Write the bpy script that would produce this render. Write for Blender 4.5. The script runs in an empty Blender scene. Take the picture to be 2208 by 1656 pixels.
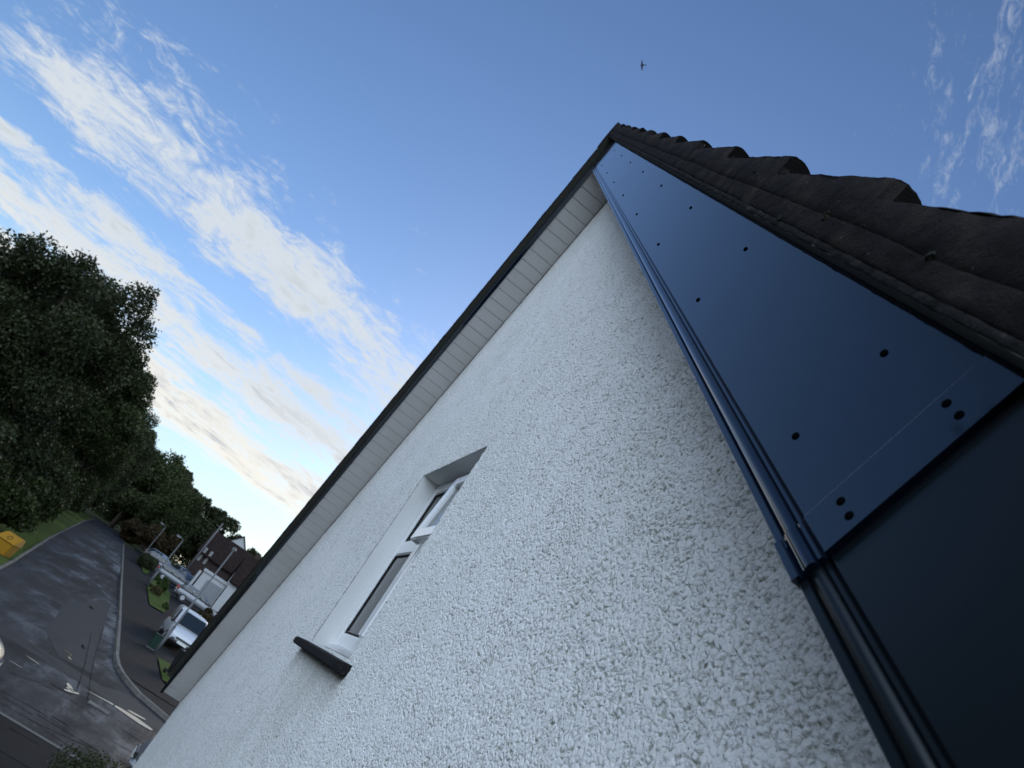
import bpy, bmesh, math, random
import numpy as np
from mathutils import Matrix, Vector, noise as mnoise
from math import radians, sin, cos, tan, pi

sc = bpy.context.scene
# ------------------------------------------------------------------ camera
cam_d = bpy.data.cameras.new('camera'); cam = bpy.data.objects.new('camera', cam_d)
sc.collection.objects.link(cam); sc.camera = cam
RT = Vector((0.37842409, 0.77731153, 0.50257537)); UP = Vector((0.23740288, -0.60629676, 0.7589757))
FW = Vector((-0.89467038, 0.16790184, 0.41397329))
cam.matrix_world = Matrix(((RT.x, UP.x, -FW.x, 0), (RT.y, UP.y, -FW.y, 0), (RT.z, UP.z, -FW.z, 3.5), (0, 0, 0, 1)))
cam_d.sensor_width = 36; cam_d.lens = 36 * 1596.5 / 2208
cam_d.clip_start = 0.02; cam_d.clip_end = 3000
cam_d.dof.use_dof = True; cam_d.dof.focus_distance = 1.25; cam_d.dof.aperture_fstop = 12

# ------------------------------------------------------------------ world, sun, exposure
SUN_AZ = (-0.93, 0.36); SUN_EL = radians(14)
w = bpy.data.worlds.new('World'); sc.world = w; w.use_nodes = True
nt = w.node_tree; N = nt.nodes; L = nt.links; N.clear()
def wn(t, **k):
    n = N.new(t)
    for a, b in k.items(): setattr(n, a, b)
    return n
def wm(op, a, b=None, c=None, clamp=False):
    n = N.new('ShaderNodeMath'); n.operation = op; n.use_clamp = clamp
    for i, v in enumerate((a, b, c)):
        if v is None: continue
        if isinstance(v, (int, float)): n.inputs[i].default_value = v
        else: L.new(v, n.inputs[i])
    return n.outputs[0]
def wmix(fac, a, b):
    n = N.new('ShaderNodeMix'); n.data_type = 'RGBA'
    for i, v in ((0, fac), (6, a), (7, b)):
        if isinstance(v, (int, float)): n.inputs[i].default_value = v
        elif isinstance(v, tuple): n.inputs[i].default_value = (*v, 1)
        else: L.new(v, n.inputs[i])
    return n.outputs[2]
def wsm(v, lo, hi, a=0., b=1.):
    n = N.new('ShaderNodeMapRange'); n.interpolation_type = 'SMOOTHSTEP'
    L.new(v, n.inputs[0])
    for i, q in zip((1, 2, 3, 4), (lo, hi, a, b)): n.inputs[i].default_value = q
    return n.outputs[0]
sky = wn('ShaderNodeTexSky', sky_type='NISHITA', sun_disc=False)
sky.sun_elevation = SUN_EL; sky.sun_rotation = math.atan2(SUN_AZ[0], SUN_AZ[1])
sky.air_density = 1.0; sky.dust_density = 0.3; sky.ozone_density = 2.5
tc = wn('ShaderNodeTexCoord'); sep = wn('ShaderNodeSeparateXYZ'); L.new(tc.outputs['Generated'], sep.inputs[0])
dz = wm('MAXIMUM', sep.outputs[2], 0.02)
cx = wm('DIVIDE', sep.outputs[0], dz); cy = wm('DIVIDE', sep.outputs[1], dz)
# cloud layer coordinates: p across the streaks, q along them
p = wm('ADD', wm('MULTIPLY', cx, -0.97), wm('MULTIPLY', cy, 0.2))
p = wm('SUBTRACT', wm('MULTIPLY', cx, -1.0), wm('MULTIPLY', cy, 0.25))
q = wm('ADD', cy, wm('MULTIPLY', cx, 0.1))
lp = wm('LOGARITHM', wm('MAXIMUM', p, 0.05), 2.718)
def cvec(a, b, c=0.0):
    n = N.new('ShaderNodeCombineXYZ')
    for i, v in enumerate((a, b, c)):
        if isinstance(v, (int, float)): n.inputs[i].default_value = v
        else: L.new(v, n.inputs[i])
    return n.outputs[0]
def wnoise(vec, scale, detail=6, rough=.6, dist=0.):
    n = N.new('ShaderNodeTexNoise'); L.new(vec, n.inputs['Vector'])
    n.inputs['Scale'].default_value = scale; n.inputs['Detail'].default_value = detail
    n.inputs['Roughness'].default_value = rough; n.inputs['Distortion'].default_value = dist
    return n.outputs[0]
qq = wm('DIVIDE', q, wm('MAXIMUM', p, 0.3))
nA = wnoise(cvec(wm('MULTIPLY', lp, 7.0), wm('MULTIPLY', qq, 9.5), 1.7), 1.0, 12, .64, .8)
nB = wnoise(cvec(wm('MULTIPLY', lp, 26.), wm('MULTIPLY', qq, 22.0), 4.2), 1.0, 10, .70, 1.1)
nS = wnoise(cvec(wm('MULTIPLY', lp, 11.), wm('MULTIPLY', qq, 7.0), 9.0), 1.0, 7, .6, .4)
# bands of cloud over the layer (p = distance across the layer)
def bump(v, c, wd):
    n = wm('DIVIDE', wm('SUBTRACT', v, c), wd)
    return wm('POWER', 2.718, wm('MULTIPLY', wm('MULTIPLY', n, n), -1.0))
BAND = []
def msk(v, lo, hi): return wsm(v, lo, hi)
def addb(c, wd, amp): BAND.append(wm('MULTIPLY', bump(lp, c, wd), amp))
addb(1.0, 0.155, 1.0); BAND[0] = wm('MULTIPLY', BAND[0], msk(qq, -0.70, -0.54)); addb(0.77, 0.05, 0.25)
addb(1.30, 0.06, 0.75); addb(1.50, 0.13, 1.05); addb(1.80, 0.12, 1.0); addb(2.0, 0.13, 1.05)
addw = wm('MULTIPLY', wm('MULTIPLY', bump(lp, -0.78, 0.42), bump(qq, 0.85, 0.42)), 0.37); BAND.append(addw)
tot = BAND[0]
for b in BAND[1:]: tot = wm('ADD', tot, b)
# the layer thins out overhead, to the right of the streaks
tot = wm('SUBTRACT', tot, wm('MULTIPLY', msk(lp, 0.75, 0.3), wm('MULTIPLY', wm('SUBTRACT', 1.0, bump(qq, 0.85, 0.4)), 0.4)))
tot = wm('SUBTRACT', tot, wm('MULTIPLY', wm('MULTIPLY', bump(lp, 1.215, 0.05), msk(qq, -0.15, -0.3)), 0.35))
dens = wm('ADD', tot, wm('MULTIPLY', wm('SUBTRACT', nA, 0.5), 2.4))
dens = wm('ADD', dens, wm('MULTIPLY', wm('SUBTRACT', nB, 0.5), 1.9))
cov = wsm(dens, 0.22, 1.15)
thick = wsm(dens, 0.9, 1.6)
# thick parts grey where the layer is seen from below, thin parts bright; warmer towards the horizon
low = msk(lp, 1.2, 2.1)
thin_c = wmix(low, (3.8, 4.1, 4.4), (5.3, 5.1, 4.6))
thick_c = wmix(low, (3.2, 3.5, 3.7), (2.5, 2.7, 3.1))
shade = wm('MULTIPLY', thick, wsm(nS, 0.35, 0.62))
cl = wmix(shade, thin_c, thick_c)
cov = wm('MULTIPLY', cov, wsm(lp, 0.6, -0.2, 0.97, 0.42))
cov = wm('MULTIPLY', cov, wsm(sep.outputs[2], 0.0, 0.06))
cov = wm('MULTIPLY', cov, msk(qq, -0.95, -0.65))
hz = wm('MULTIPLY', wsm(sep.outputs[2], 0.30, 0.0), wsm(sep.outputs[0], 0.1, -0.9))
skyc = wmix(1.0, sky.outputs[0], sky.outputs[0])
tint = N.new('ShaderNodeMix'); tint.data_type = 'RGBA'; tint.blend_type = 'MULTIPLY'; tint.inputs[0].default_value = 1
L.new(sky.outputs[0], tint.inputs[6]); tint.inputs[7].default_value = (0.745, 0.81, 0.95, 1)
base = wmix(wm('MULTIPLY', hz, 0.6), tint.outputs[2], (3.2, 4.1, 4.4))
fill_sky = wsm(wm('SUBTRACT', wm('MULTIPLY', sep.outputs[0], 0.8), wm('MULTIPLY', sep.outputs[1], 0.35)), -0.12, 0.45)   # fill light: bright sky area added behind the viewer, unseen, to lift the wall
base = wmix(wm('MULTIPLY', fill_sky, wsm(sep.outputs[2], -0.02, 0.12)), base, (10.2, 12.2, 15.0))
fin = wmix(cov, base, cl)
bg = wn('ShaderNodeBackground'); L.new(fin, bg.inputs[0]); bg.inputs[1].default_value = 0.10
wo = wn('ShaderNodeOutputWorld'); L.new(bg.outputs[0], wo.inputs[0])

sl = bpy.data.lights.new('sun', 'SUN'); so = bpy.data.objects.new('sun', sl); sc.collection.objects.link(so)
sl.energy = 0.5; sl.angle = radians(25); sl.color = (1, .86, .68)
sd = Vector((SUN_AZ[0] * cos(SUN_EL), SUN_AZ[1] * cos(SUN_EL), sin(SUN_EL)))
so.rotation_euler = sd.to_track_quat('Z', 'Y').to_euler(); so.location = (0, 0, 60)
sc.view_settings.view_transform = 'Standard'; sc.view_settings.look = 'None'
sc.view_settings.exposure = 0.9; sc.view_settings.gamma = 1.0

# ------------------------------------------------------------------ helpers
C = sc.collection
rng = np.random.default_rng(7); random.seed(7)

def tag(o, label=None, cat=None, group=None, kind=None):
    for k, v in (('label', label), ('category', cat), ('group', group), ('kind', kind)):
        if v: o[k] = v
    return o
def thing(name, loc, label, cat, group=None, rz=0.0):
    o = bpy.data.objects.new(name, None); C.objects.link(o); o.location = loc; o.rotation_euler = (0, 0, rz)
    o.empty_display_size = .2
    return tag(o, label, cat, group)
def link(name, me, mat=None, parent=None, smooth=False):
    o = bpy.data.objects.new(name, me); C.objects.link(o)
    if mat is not None:
        for m in (mat if isinstance(mat, (list, tuple)) else [mat]): me.materials.append(m)
    if parent is not None: o.parent = parent
    if smooth:
        me.polygons.foreach_set('use_smooth', [True] * len(me.polygons))
    return o
def copy_tree(o, parent=None):
    c = o.copy(); C.objects.link(c)
    if parent is not None:
        c.parent = parent
    for ch in list(o.children): copy_tree(ch, c)
    return c
def npmesh(name, verts, quads, mi=None):
    me = bpy.data.meshes.new(name); verts = np.asarray(verts, np.float32); quads = np.asarray(quads, np.int32)
    n = quads.shape[1]
    me.vertices.add(len(verts)); me.vertices.foreach_set('co', verts.ravel())
    me.loops.add(quads.size); me.loops.foreach_set('vertex_index', quads.ravel())
    me.polygons.add(len(quads)); me.polygons.foreach_set('loop_start', np.arange(len(quads), dtype=np.int32) * n)
    if mi is not None: me.polygons.foreach_set('material_index', np.asarray(mi, np.int32))
    me.update(calc_edges=True); me.validate()
    return me
def gridfaces(nr, nc, flip=False):
    i = np.arange(nr - 1)[:, None] * nc + np.arange(nc - 1)[None, :]
    a = np.stack([i, i + 1, i + nc + 1, i + nc], -1).reshape(-1, 4)
    return a[:, ::-1] if flip else a
class MB:
    def __init__(s): s.v = []; s.f = []; s.m = []
    def add(s, vs, fs, m=0):
        b = len(s.v); s.v += [tuple(x) for x in vs]; s.f += [tuple(i + b for i in f) for f in fs]; s.m += [m] * len(fs); return s
    def box(s, x0, x1, y0, y1, z0, z1, m=0):
        v = [(x, y, z) for z in (z0, z1) for y in (y0, y1) for x in (x0, x1)]
        return s.add(v, [(0, 2, 3, 1), (4, 5, 7, 6), (0, 1, 5, 4), (2, 6, 7, 3), (0, 4, 6, 2), (1, 3, 7, 5)], m)
    def hexa(s, b, t, m=0):   # bottom ring, top ring of n points
        n = len(b)
        return s.add(list(b) + list(t), [tuple(range(n - 1, -1, -1)), tuple(range(n, 2 * n))] + [(i, (i + 1) % n, n + (i + 1) % n, n + i) for i in range(n)], m)
    def tube(s, pts, rad, n=8, m=0, cap=True):
        rings = []; pts = [Vector(p_) for p_ in pts]
        for i, p_ in enumerate(pts):
            d = (pts[min(i + 1, len(pts) - 1)] - pts[max(i - 1, 0)]).normalized()
            a = d.orthogonal().normalized() if i == 0 else (a - d * a.dot(d)).normalized()
            b = d.cross(a); r = rad[i] if isinstance(rad, (list, tuple)) else rad
            rings.append([p_ + (a * cos(2 * pi * k / n) + b * sin(2 * pi * k / n)) * r for k in range(n)])
        vs = [v for r_ in rings for v in r_]; fs = []
        for i in range(len(rings) - 1):
            for k in range(n): fs.append((i * n + k, i * n + (k + 1) % n, (i + 1) * n + (k + 1) % n, (i + 1) * n + k))
        if cap: fs += [tuple(range(n - 1, -1, -1)), tuple((len(rings) - 1) * n + k for k in range(n))]
        return s.add(vs, fs, m)
    def build(s, name, mat, parent=None, smooth=False, bevel=0, seg=2):
        me = bpy.data.meshes.new(name); me.from_pydata(s.v, [], s.f)
        me.polygons.foreach_set('material_index', s.m); me.update()
        bm = bmesh.new(); bm.from_mesh(me); bmesh.ops.recalc_face_normals(bm, faces=bm.faces)
        if bevel: bmesh.ops.bevel(bm, geom=[e for e in bm.edges], offset=bevel, segments=seg, affect='EDGES', clamp_overlap=True)
        bm.to_mesh(me); bm.free()
        o = link(name, me, mat, parent)
        if smooth: me.shade_smooth() if False else me.polygons.foreach_set('use_smooth', [True] * len(me.polygons))
        return o
def fnoise(p_, seed=0):
    """value noise for an (n,3) array"""
    p_ = np.asarray(p_, np.float64) + seed * 17.31
    i = np.floor(p_).astype(np.int64); fr = p_ - i; u = fr * fr * (3 - 2 * fr); out = 0
    for dx in (0, 1):
        for dy in (0, 1):
            for dz_ in (0, 1):
                h = ((i[:, 0] + dx) * 73856093) ^ ((i[:, 1] + dy) * 19349663) ^ ((i[:, 2] + dz_) * 83492791)
                h = (h ^ (h >> 13)) * 1274126177 & 0xffffffff; h = ((h ^ (h >> 16)) & 0xffff) / 65535.
                out = out + h * (u[:, 0] if dx else 1 - u[:, 0]) * (u[:, 1] if dy else 1 - u[:, 1]) * (u[:, 2] if dz_ else 1 - u[:, 2])
    return out - .5

# ------------------------------------------------------------------ materials
class Mat:
    def __init__(s, name, col=(.5, .5, .5), rough=.6, metal=0., spec=.5, **kw):
        s.m = bpy.data.materials.new(name); s.m.use_nodes = True; s.nt = s.m.node_tree
        s.b = s.nt.nodes['Principled BSDF']; s.out = s.nt.nodes['Material Output']
        s.b.inputs['Base Color'].default_value = (*col, 1); s.b.inputs['Roughness'].default_value = rough
        s.b.inputs['Metallic'].default_value = metal; s.b.inputs['Specular IOR Level'].default_value = spec
        for k, v in kw.items(): s.b.inputs[k].default_value = v
        s.tc = None
    def n(s, t, **k):
        n = s.nt.nodes.new(t)
        for a, b in k.items(): setattr(n, a, b)
        return n
    def l(s, a, b): s.nt.links.new(a, b)
    def co(s, scale=(1, 1, 1), src='Object', rot=(0, 0, 0)):
        if s.tc is None: s.tc = s.n('ShaderNodeTexCoord')
        mp = s.n('ShaderNodeMapping'); s.l(s.tc.outputs[src], mp.inputs[0])
        mp.inputs['Scale'].default_value = scale; mp.inputs['Rotation'].default_value = rot; return mp.outputs[0]
    def noise(s, scale, detail=4, rough=.55, dist=0, vec=None, out=0):
        n = s.n('ShaderNodeTexNoise'); s.l(vec if vec is not None else s.co(), n.inputs['Vector'])
        n.inputs['Scale'].default_value = scale; n.inputs['Detail'].default_value = detail
        n.inputs['Roughness'].default_value = rough; n.inputs['Distortion'].default_value = dist; return n.outputs[out]
    def voro(s, scale, feat='F1', vec=None, out='Distance', **k):
        n = s.n('ShaderNodeTexVoronoi', feature=feat); s.l(vec if vec is not None else s.co(), n.inputs['Vector'])
        n.inputs['Scale'].default_value = scale
        for a, b in k.items(): n.inputs[a].default_value = b
        return n.outputs[out]
    def ramp(s, v, stops, interp='LINEAR'):
        r = s.n('ShaderNodeValToRGB'); s.l(v, r.inputs[0]); e = r.color_ramp.elements; r.color_ramp.interpolation = interp
        while len(e) < len(stops): e.new(.5)
        for i, (p_, c) in enumerate(stops):
            e[i].position = p_; e[i].color = (*c, 1) if isinstance(c, tuple) else (c, c, c, 1)
        return r.outputs[0]
    def math(s, op, a, b=0., c=0., clamp=False):
        n = s.n('ShaderNodeMath', operation=op, use_clamp=clamp)
        for i, v in enumerate((a, b, c)):
            if isinstance(v, (int, float)): n.inputs[i].default_value = v
            else: s.l(v, n.inputs[i])
        return n.outputs[0]
    def mix(s, f, a, b):
        n = s.n('ShaderNodeMix', data_type='RGBA')
        for i, v in ((0, f), (6, a), (7, b)):
            if isinstance(v, (int, float)): n.inputs[i].default_value = v
            elif isinstance(v, tuple): n.inputs[i].default_value = (*v, 1)
            else: s.l(v, n.inputs[i])
        return n.outputs[2]
    def col(s, c): s.l(c, s.b.inputs['Base Color']); return s
    def rough(s, r): s.l(r, s.b.inputs['Roughness']); return s
    def bump(s, h, strength=1., dist=.01):
        n = s.n('ShaderNodeBump'); s.l(h, n.inputs['Height']); n.inputs['Strength'].default_value = strength
        n.inputs['Distance'].default_value = dist; s.l(n.outputs[0], s.b.inputs['Normal']); return s

# roughcast render
mw = Mat('white_roughcast', (.74, .745, .73), .75)
def roughcast_height(m):
    v0 = m.co()
    wv = m.n('ShaderNodeTexNoise'); m.l(v0, wv.inputs['Vector']); wv.inputs['Scale'].default_value = 55; wv.inputs['Detail'].default_value = 2
    ad = m.n('ShaderNodeVectorMath', operation='MULTIPLY_ADD'); m.l(wv.outputs['Color'], ad.inputs[0])
    ad.inputs[1].default_value = (.012, .012, .012); m.l(v0, ad.inputs[2])
    a = m.voro(148, 'SMOOTH_F1', ad.outputs[0], Smoothness=.35)
    b = m.voro(88, 'F1', ad.outputs[0])
    n1 = m.noise(104, 4, .62, .6); n2 = m.noise(330, 3, .6)
    h = m.math('ADD', m.math('MULTIPLY', m.math('SUBTRACT', .6, a), .75), m.math('MULTIPLY', n1, 1.25))
    h = m.math('SUBTRACT', h, m.math('MULTIPLY', m.math('SUBTRACT', .5, b, 0, True), .55))
    h = m.math('ADD', m.math('ADD', h, m.math('MULTIPLY', n2, .16)), m.math('MULTIPLY', m.math('SUBTRACT', m.noise(17, 3, .6), .42), .55))
    return m.ramp(m.math('MULTIPLY', h, .72), [(.27, 0.), (.43, .50), (.55, .80), (.68, .93), (.9, 1.0)], 'B_SPLINE')
hh = roughcast_height(mw)
dn = mw.n('ShaderNodeDisplacement'); mw.l(hh, dn.inputs['Height']); dn.inputs['Midlevel'].default_value = .8; dn.inputs['Scale'].default_value = .0056
mw.l(dn.outputs[0], mw.out.inputs['Displacement']); mw.m.displacement_method = 'BOTH'
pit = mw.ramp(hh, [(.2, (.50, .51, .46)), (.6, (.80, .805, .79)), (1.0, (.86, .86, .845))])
st = mw.noise(1.1, 5, .6, .3)
alg = mw.ramp(st, [(.42, 0.), (.78, .30)])
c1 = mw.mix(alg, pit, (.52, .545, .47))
spk = mw.ramp(mw.voro(7.5, 'F1'), [(.0, 1.), (.022, 1.), (.034, 0.)], 'LINEAR')
c1 = mw.mix(mw.math('MULTIPLY', spk, .8), c1, (.09, .085, .06))
sx_ = mw.n('ShaderNodeSeparateXYZ'); mw.l(mw.co(), sx_.inputs[0])
def mrange(v, a, b, c=0., d=1.):
    n_ = mw.n('ShaderNodeMapRange', interpolation_type='SMOOTHSTEP'); mw.l(v, n_.inputs[0])
    for i_, q_ in zip((1, 2, 3, 4), (a, b, c, d)): n_.inputs[i_].default_value = q_
    return n_.outputs[0]
drip = mw.math('MULTIPLY', mw.math('MULTIPLY', mrange(sx_.outputs[0], -3.42, -3.28), mrange(sx_.outputs[0], -2.22, -2.36)), mw.math('MULTIPLY', mrange(sx_.outputs[2], 2.5, 3.5), mrange(sx_.outputs[2], 3.56, 3.5)))
drip = mw.math('MULTIPLY', drip, mw.ramp(mw.noise(1., 5, .6, 0, mw.co((11, 1, 1.1))), [(.42, 0.), (.7, .28)]))
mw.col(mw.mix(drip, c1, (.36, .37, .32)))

msm = Mat('smooth_white_plaster', (.72, .73, .72), .6); msm.bump(msm.noise(60, 5), .25, .004)
mup = Mat('white_window_plastic', (.82, .83, .84), .22, **{'Coat Weight': .3}); mup.bump(mup.noise(8, 2), .02, .002)
mso = Mat('soffit_plastic', (.60, .59, .61), .4)
mso.col(mso.mix(mso.ramp(mso.noise(3, 5), [(.35, 0.), (.8, .5)]), (.70, .68, .675), (.52, .49, .45)))
mbb = Mat('dark_blue_grey_fascia_plastic', (.0025, .006, .015), .06, spec=.66)
spt = mbb.ramp(mbb.voro(26, 'F1'), [(0., 1.), (.05, 1.), (.085, 0.)]); spt = mbb.math('MULTIPLY', spt, mbb.ramp(mbb.noise(4, 3), [(.52, 0.), (.64, 1.)]))
dst = mbb.math('MULTIPLY', mbb.ramp(mbb.noise(1., 6, .7, .2, mbb.co((5, 5, 34), rot=(0, .75, 0))), [(.50, 0.), (.75, 1.)]), .55)
mbb.rough(mbb.math('ADD', mbb.ramp(mbb.noise(5, 4), [(.3, .045), (.8, .09)]), mbb.math('ADD', mbb.math('MULTIPLY', spt, .16), mbb.math('MULTIPLY', dst, .07))))
mbb.col(mbb.mix(mbb.math('MULTIPLY', mbb.math('ADD', spt, dst), .025, 0., True), (.0025, .006, .015), (.09, .095, .095)))
mbb.bump(mbb.noise(2.2, 2, .4, vec=mbb.co((1, 1, 1))), .10, .02)
msc = Mat('nail_cap_plastic', (.0015, .0018, .0025), .9, spec=.02)
med = Mat('painted_edge_highlight', (.075, .09, .11), .4)  # pale tone stands in for light catching the joint cover's edge
mbl = Mat('dull_dark_fascia_plastic', (.0035, .0065, .0095), .30, spec=.42); mbl.bump(mbl.noise(2.2, 2), .1, .02)
mbk = Mat('gap_shade_and_rubber_black', (.01, .01, .01), .9)  # painted shade in the verge gap; own colour of the rubber gaskets
mce = Mat('undercloak_cement', (.085, .085, .072), .85); mce.bump(mce.noise(300, 4), .5, .002)
mmo = Mat('weathered_mortar', (.1, .1, .1), .95, spec=.08)
nb = mmo.noise(14, 6, .65); ns = mmo.voro(90, 'F1'); spx = mmo.ramp(ns, [(0., 1.), (.10, 1.), (.17, 0.)])
cc = mmo.ramp(nb, [(.3, (.008, .007, .0075)), (.55, (.019, .0165, .0165)), (.78, (.046, .037, .030))])
lich = mmo.ramp(mmo.noise(3.2, 3, .5), [(.62, 0.), (.72, .5)])
cc = mmo.mix(lich, cc, (.055, .034, .02))
spm = mmo.math('MULTIPLY', spx, mmo.ramp(mmo.noise(22, 2), [(.56, 0.), (.64, .55)]))
mmo.col(mmo.mix(spm, cc, (.13, .125, .12)))
mmo.bump(mmo.math('ADD', mmo.noise(420, 4, .7), mmo.math('MULTIPLY', mmo.noise(90, 4, .6), 1.4)), .9, .004)
mti = Mat('dark_concrete_tile', (.04, .038, .036), .9, spec=.08)
mti.col(mti.ramp(mti.noise(9, 6, .65), [(.3, (.005, .0045, .0045)), (.6, (.011, .0098, .0095)), (.85, (.026, .021, .016))]))
mti.bump(mti.noise(320, 4, .7), .8, .003)
mms = Mat('moss', (.03, .04, .012), .95); mms.col(mms.ramp(mms.noise(60, 4), [(.3, (.005, .006, .003)), (.55, (.016, .019, .006)), (.8, (.050, .050, .014))]))
mms.bump(mms.noise(500, 3), 1., .004)
msl = Mat('black_painted_stone_sill', (.02, .02, .022), .7, spec=.2)
msl.col(msl.mix(msl.ramp(msl.voro(120), [(0, 1.), (.10, 1.), (.16, 0.)]), (.009, .009, .010), (.16, .16, .16))); msl.bump(msl.noise(70, 5), .5, .004)
mgl = Mat('window_glass', (.02, .025, .03), .03, spec=.8)
mcu = Mat('grey_curtain', (.46, .50, .53), .9)
mse = Mat('brown_sealant', (.07, .045, .03), .8)
def plain(name, col, rough=.6, metal=0., bumpn=None, var=.15, vs=6, **k):
    m = Mat(name, col, rough, metal, spec=.25, **k)
    m.col(m.mix(m.noise(vs, 4), tuple(c * (1 - var) for c in col), tuple(min(1, c * (1 + var)) for c in col)))
    if bumpn: m.bump(m.noise(bumpn, 4), .4, .01)
    return m

# ------------------------------------------------------------------ THE HOUSE with the gable
TH = 0.75; CT, ST = cos(TH), sin(TH); XA = -3.259; ZA = 6.3986; YB = 0.31; YW = 0.50; HW = 4.0085
def rk(t, y, v, sg=1):
    return (XA + sg * (t * CT + v * ST), y, ZA - t * ST + v * CT)
def mitre(v): return -v * ST / CT
house = thing('house', (XA, YW, 0), 'white roughcast gable house with dark bargeboards and mossy tiles, close up at right', 'house')
def hp(o):        # parts are modelled in world coordinates; keep them there under the house empty
    o.parent = house; o.matrix_parent_inverse = Matrix.Translation((-XA, -YW, 0)); return o
def strip(name, prof, t0, t1, mat, sgs=(1, -1), parent=None, closed=True, cap=True, t0m=True):
    """extrude a (y,v) profile along the rake on each slope"""
    res = []
    for sg in sgs:
        n = len(prof); a = [rk(mitre(v) if t0m else t0, y, v, sg) for y, v in prof]; b = [rk(t1, y, v, sg) for y, v in prof]
        m = MB(); fs = [(i, (i + 1) % n, n + (i + 1) % n, n + i) for i in range(n if closed else n - 1)]
        if cap: fs += [tuple(range(n - 1, -1, -1)), tuple(range(n, 2 * n))]
        m.add(a + b, fs); res.append(hp(m.build(name, mat)))
    return res
# --- gable wall: fine grid so the roughcast is real relief
def spaced(pts):
    out = [pts[0][0]]
    for a, b, st_ in pts:
        n = max(1, round((b - a) / st_)); out += list(a + (b - a) * (np.arange(n) + 1) / n)
    return np.array(out)
WX0, WX1, WZ0, WZ1 = -3.22, -2.40, 3.548, 4.367
XL, XR = XA - HW, XA + HW
xs = spaced([(XL, -5, .012), (-5, WX0, .008), (WX0, WX1, .005), (WX1, -1.3, .004), (-1.3, -.3, .0028), (-.3, XR, .03)])
zs = spaced([(0, 1.8, .05), (1.8, 3.3, .009), (3.3, WZ0, .005), (WZ0, WZ1, .0035), (WZ1, 4.9, .0045), (4.9, 6.4, .0065)])
XX, ZZ = np.meshgrid(xs, zs)
V = np.stack([XX.ravel(), np.full(XX.size, YW), ZZ.ravel()], 1)
F = gridfaces(len(zs), len(xs))
cxz = V[F].mean(1); cX, cZ = cxz[:, 0], cxz[:, 2]
top = ZA + .04 - np.abs(cX - XA) * tan(TH)
keep = (cZ < top) & ~((cX > WX0) & (cX < WX1) & (cZ > WZ0) & (cZ < WZ1)) & ~((cX > -.2) & (cZ > 3.6))
F = F[keep]; used = np.unique(F); idx = np.zeros(len(V), np.int64); idx[used] = np.arange(len(used))
wall = hp(link('gable_wall', npmesh('gable_wall', V[used], idx[F]), mw.m, None, True))
# side and back walls
m = MB(); m.box(XL, XL + .25, YW + .006, 8.2, 0, 2.58); sw = hp(m.build('side_wall', mw.m))
m = MB(); m.box(XR - .25, XR, YW + .006, 8.2, 0, 2.58); sw2 = hp(m.build('side_wall', mw.m))
m = MB(); b_ = [(XL, 8.2, 0), (XR, 8.2, 0), (XR, 8.2, 2.6), (XA, 8.2, 6.3), (XL, 8.2, 2.6)]
m.hexa(b_, [(x, 8.45, z) for x, y, z in b_]); hp(m.build('back_wall', mw.m))
# inner block so nothing is seen through the open window's edges
# --- window
win = hp(thing('window', (0, 0, 0), None, None))
def wp(o): o.parent = win; return o
RV = .58   # frame outer face
m = MB()   # plaster reveal: left, right, head, slightly splayed
for a in (((WX0, YW + .002), (WX0 - .001, YW + .13)), ((WX1, YW + .002), (WX1, YW + .13))):
    (xa_, ya), (xb_, yb) = a
    s_ = -1 if xa_ == WX0 else 1
    m.hexa([(xa_, ya, WZ0 - .02), (xb_, yb, WZ0 - .02), (xb_ + s_ * .03, yb, WZ0 - .02), (xa_ + s_ * .03, ya + .003, WZ0 - .02)],
           [(xa_, ya, WZ1), (xb_, yb, WZ1), (xb_ + s_ * .03, yb, WZ1), (xa_ + s_ * .03, ya + .003, WZ1)])
m.box(WX0 - .03, WX1 + .03, YW + .003, YW + .13, WZ1, WZ1 + .03)
wp(m.build('reveal', msm.m))
def bar(m, x0, x1, z0, z1, y0=RV, y1=RV + .06): m.box(x0, x1, y0, y1, z0, z1)
fz0, fz1 = WZ0 + .028, WZ1
m = MB(); bar(m, WX0, WX0 + .05, fz0, fz1); wp(m.build('frame', mup.m, None, False, .006))
fr = [o for o in win.children if o.name.startswith('frame')][0]
m = MB(); TX0, TX1 = WX0 + .05, WX1 - .05; TR = 4.035; MU = -2.845
bar(m, WX1 - .05, WX1, fz0, fz1); m2 = m.build('frame_jamb', mup.m, None, False, .006); m2.parent = fr
for nm_, a_ in (('frame_head', (TX0, TX1, fz1 - .055, fz1)), ('frame_foot', (TX0, TX1, fz0, fz0 + .06)), ('transom', (TX0, MU - .037, TR - .035, TR + .035)), ('transom', (MU + .037, TX1, TR - .035, TR + .035))):
    m = MB(); bar(m, *a_); m2 = m.build(nm_, mup.m, None, False, .006); m2.parent = fr
m = MB(); bar(m, MU - .037, MU + .037, fz0 + .06, fz1 - .055, RV - .004); m2 = m.build('mullion', mup.m, None, False, .008, 3); m2.parent = fr
m = MB(); m.box(TX0, TX1, RV + .010, RV + .016, fz0 + .05, fz1 - .05); wp(m.build('glass', mgl.m))
for a_, b_x in ((TX0, MU - .037), (MU + .037, TX1)):   # black rubber gaskets round the panes
    for za_, zb_2 in ((fz0 + .06, TR - .035), (TR + .035, fz1 - .055)):
        m = MB(); m.box(a_, a_ + .008, RV + .0045, RV + .0095, za_, zb_2); m.box(b_x - .008, b_x, RV + .0045, RV + .0095, za_, zb_2)
        m.box(a_ + .008, b_x - .008, RV + .0045, RV + .0095, zb_2 - .008, zb_2); m.box(a_ + .008, b_x - .008, RV + .0045, RV + .0095, za_, za_ + .008)
        gk = m.build('gasket', mbk.m); gk.parent = fr
m = MB()  # stepped plastic sill under the frame, and packing above it
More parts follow.
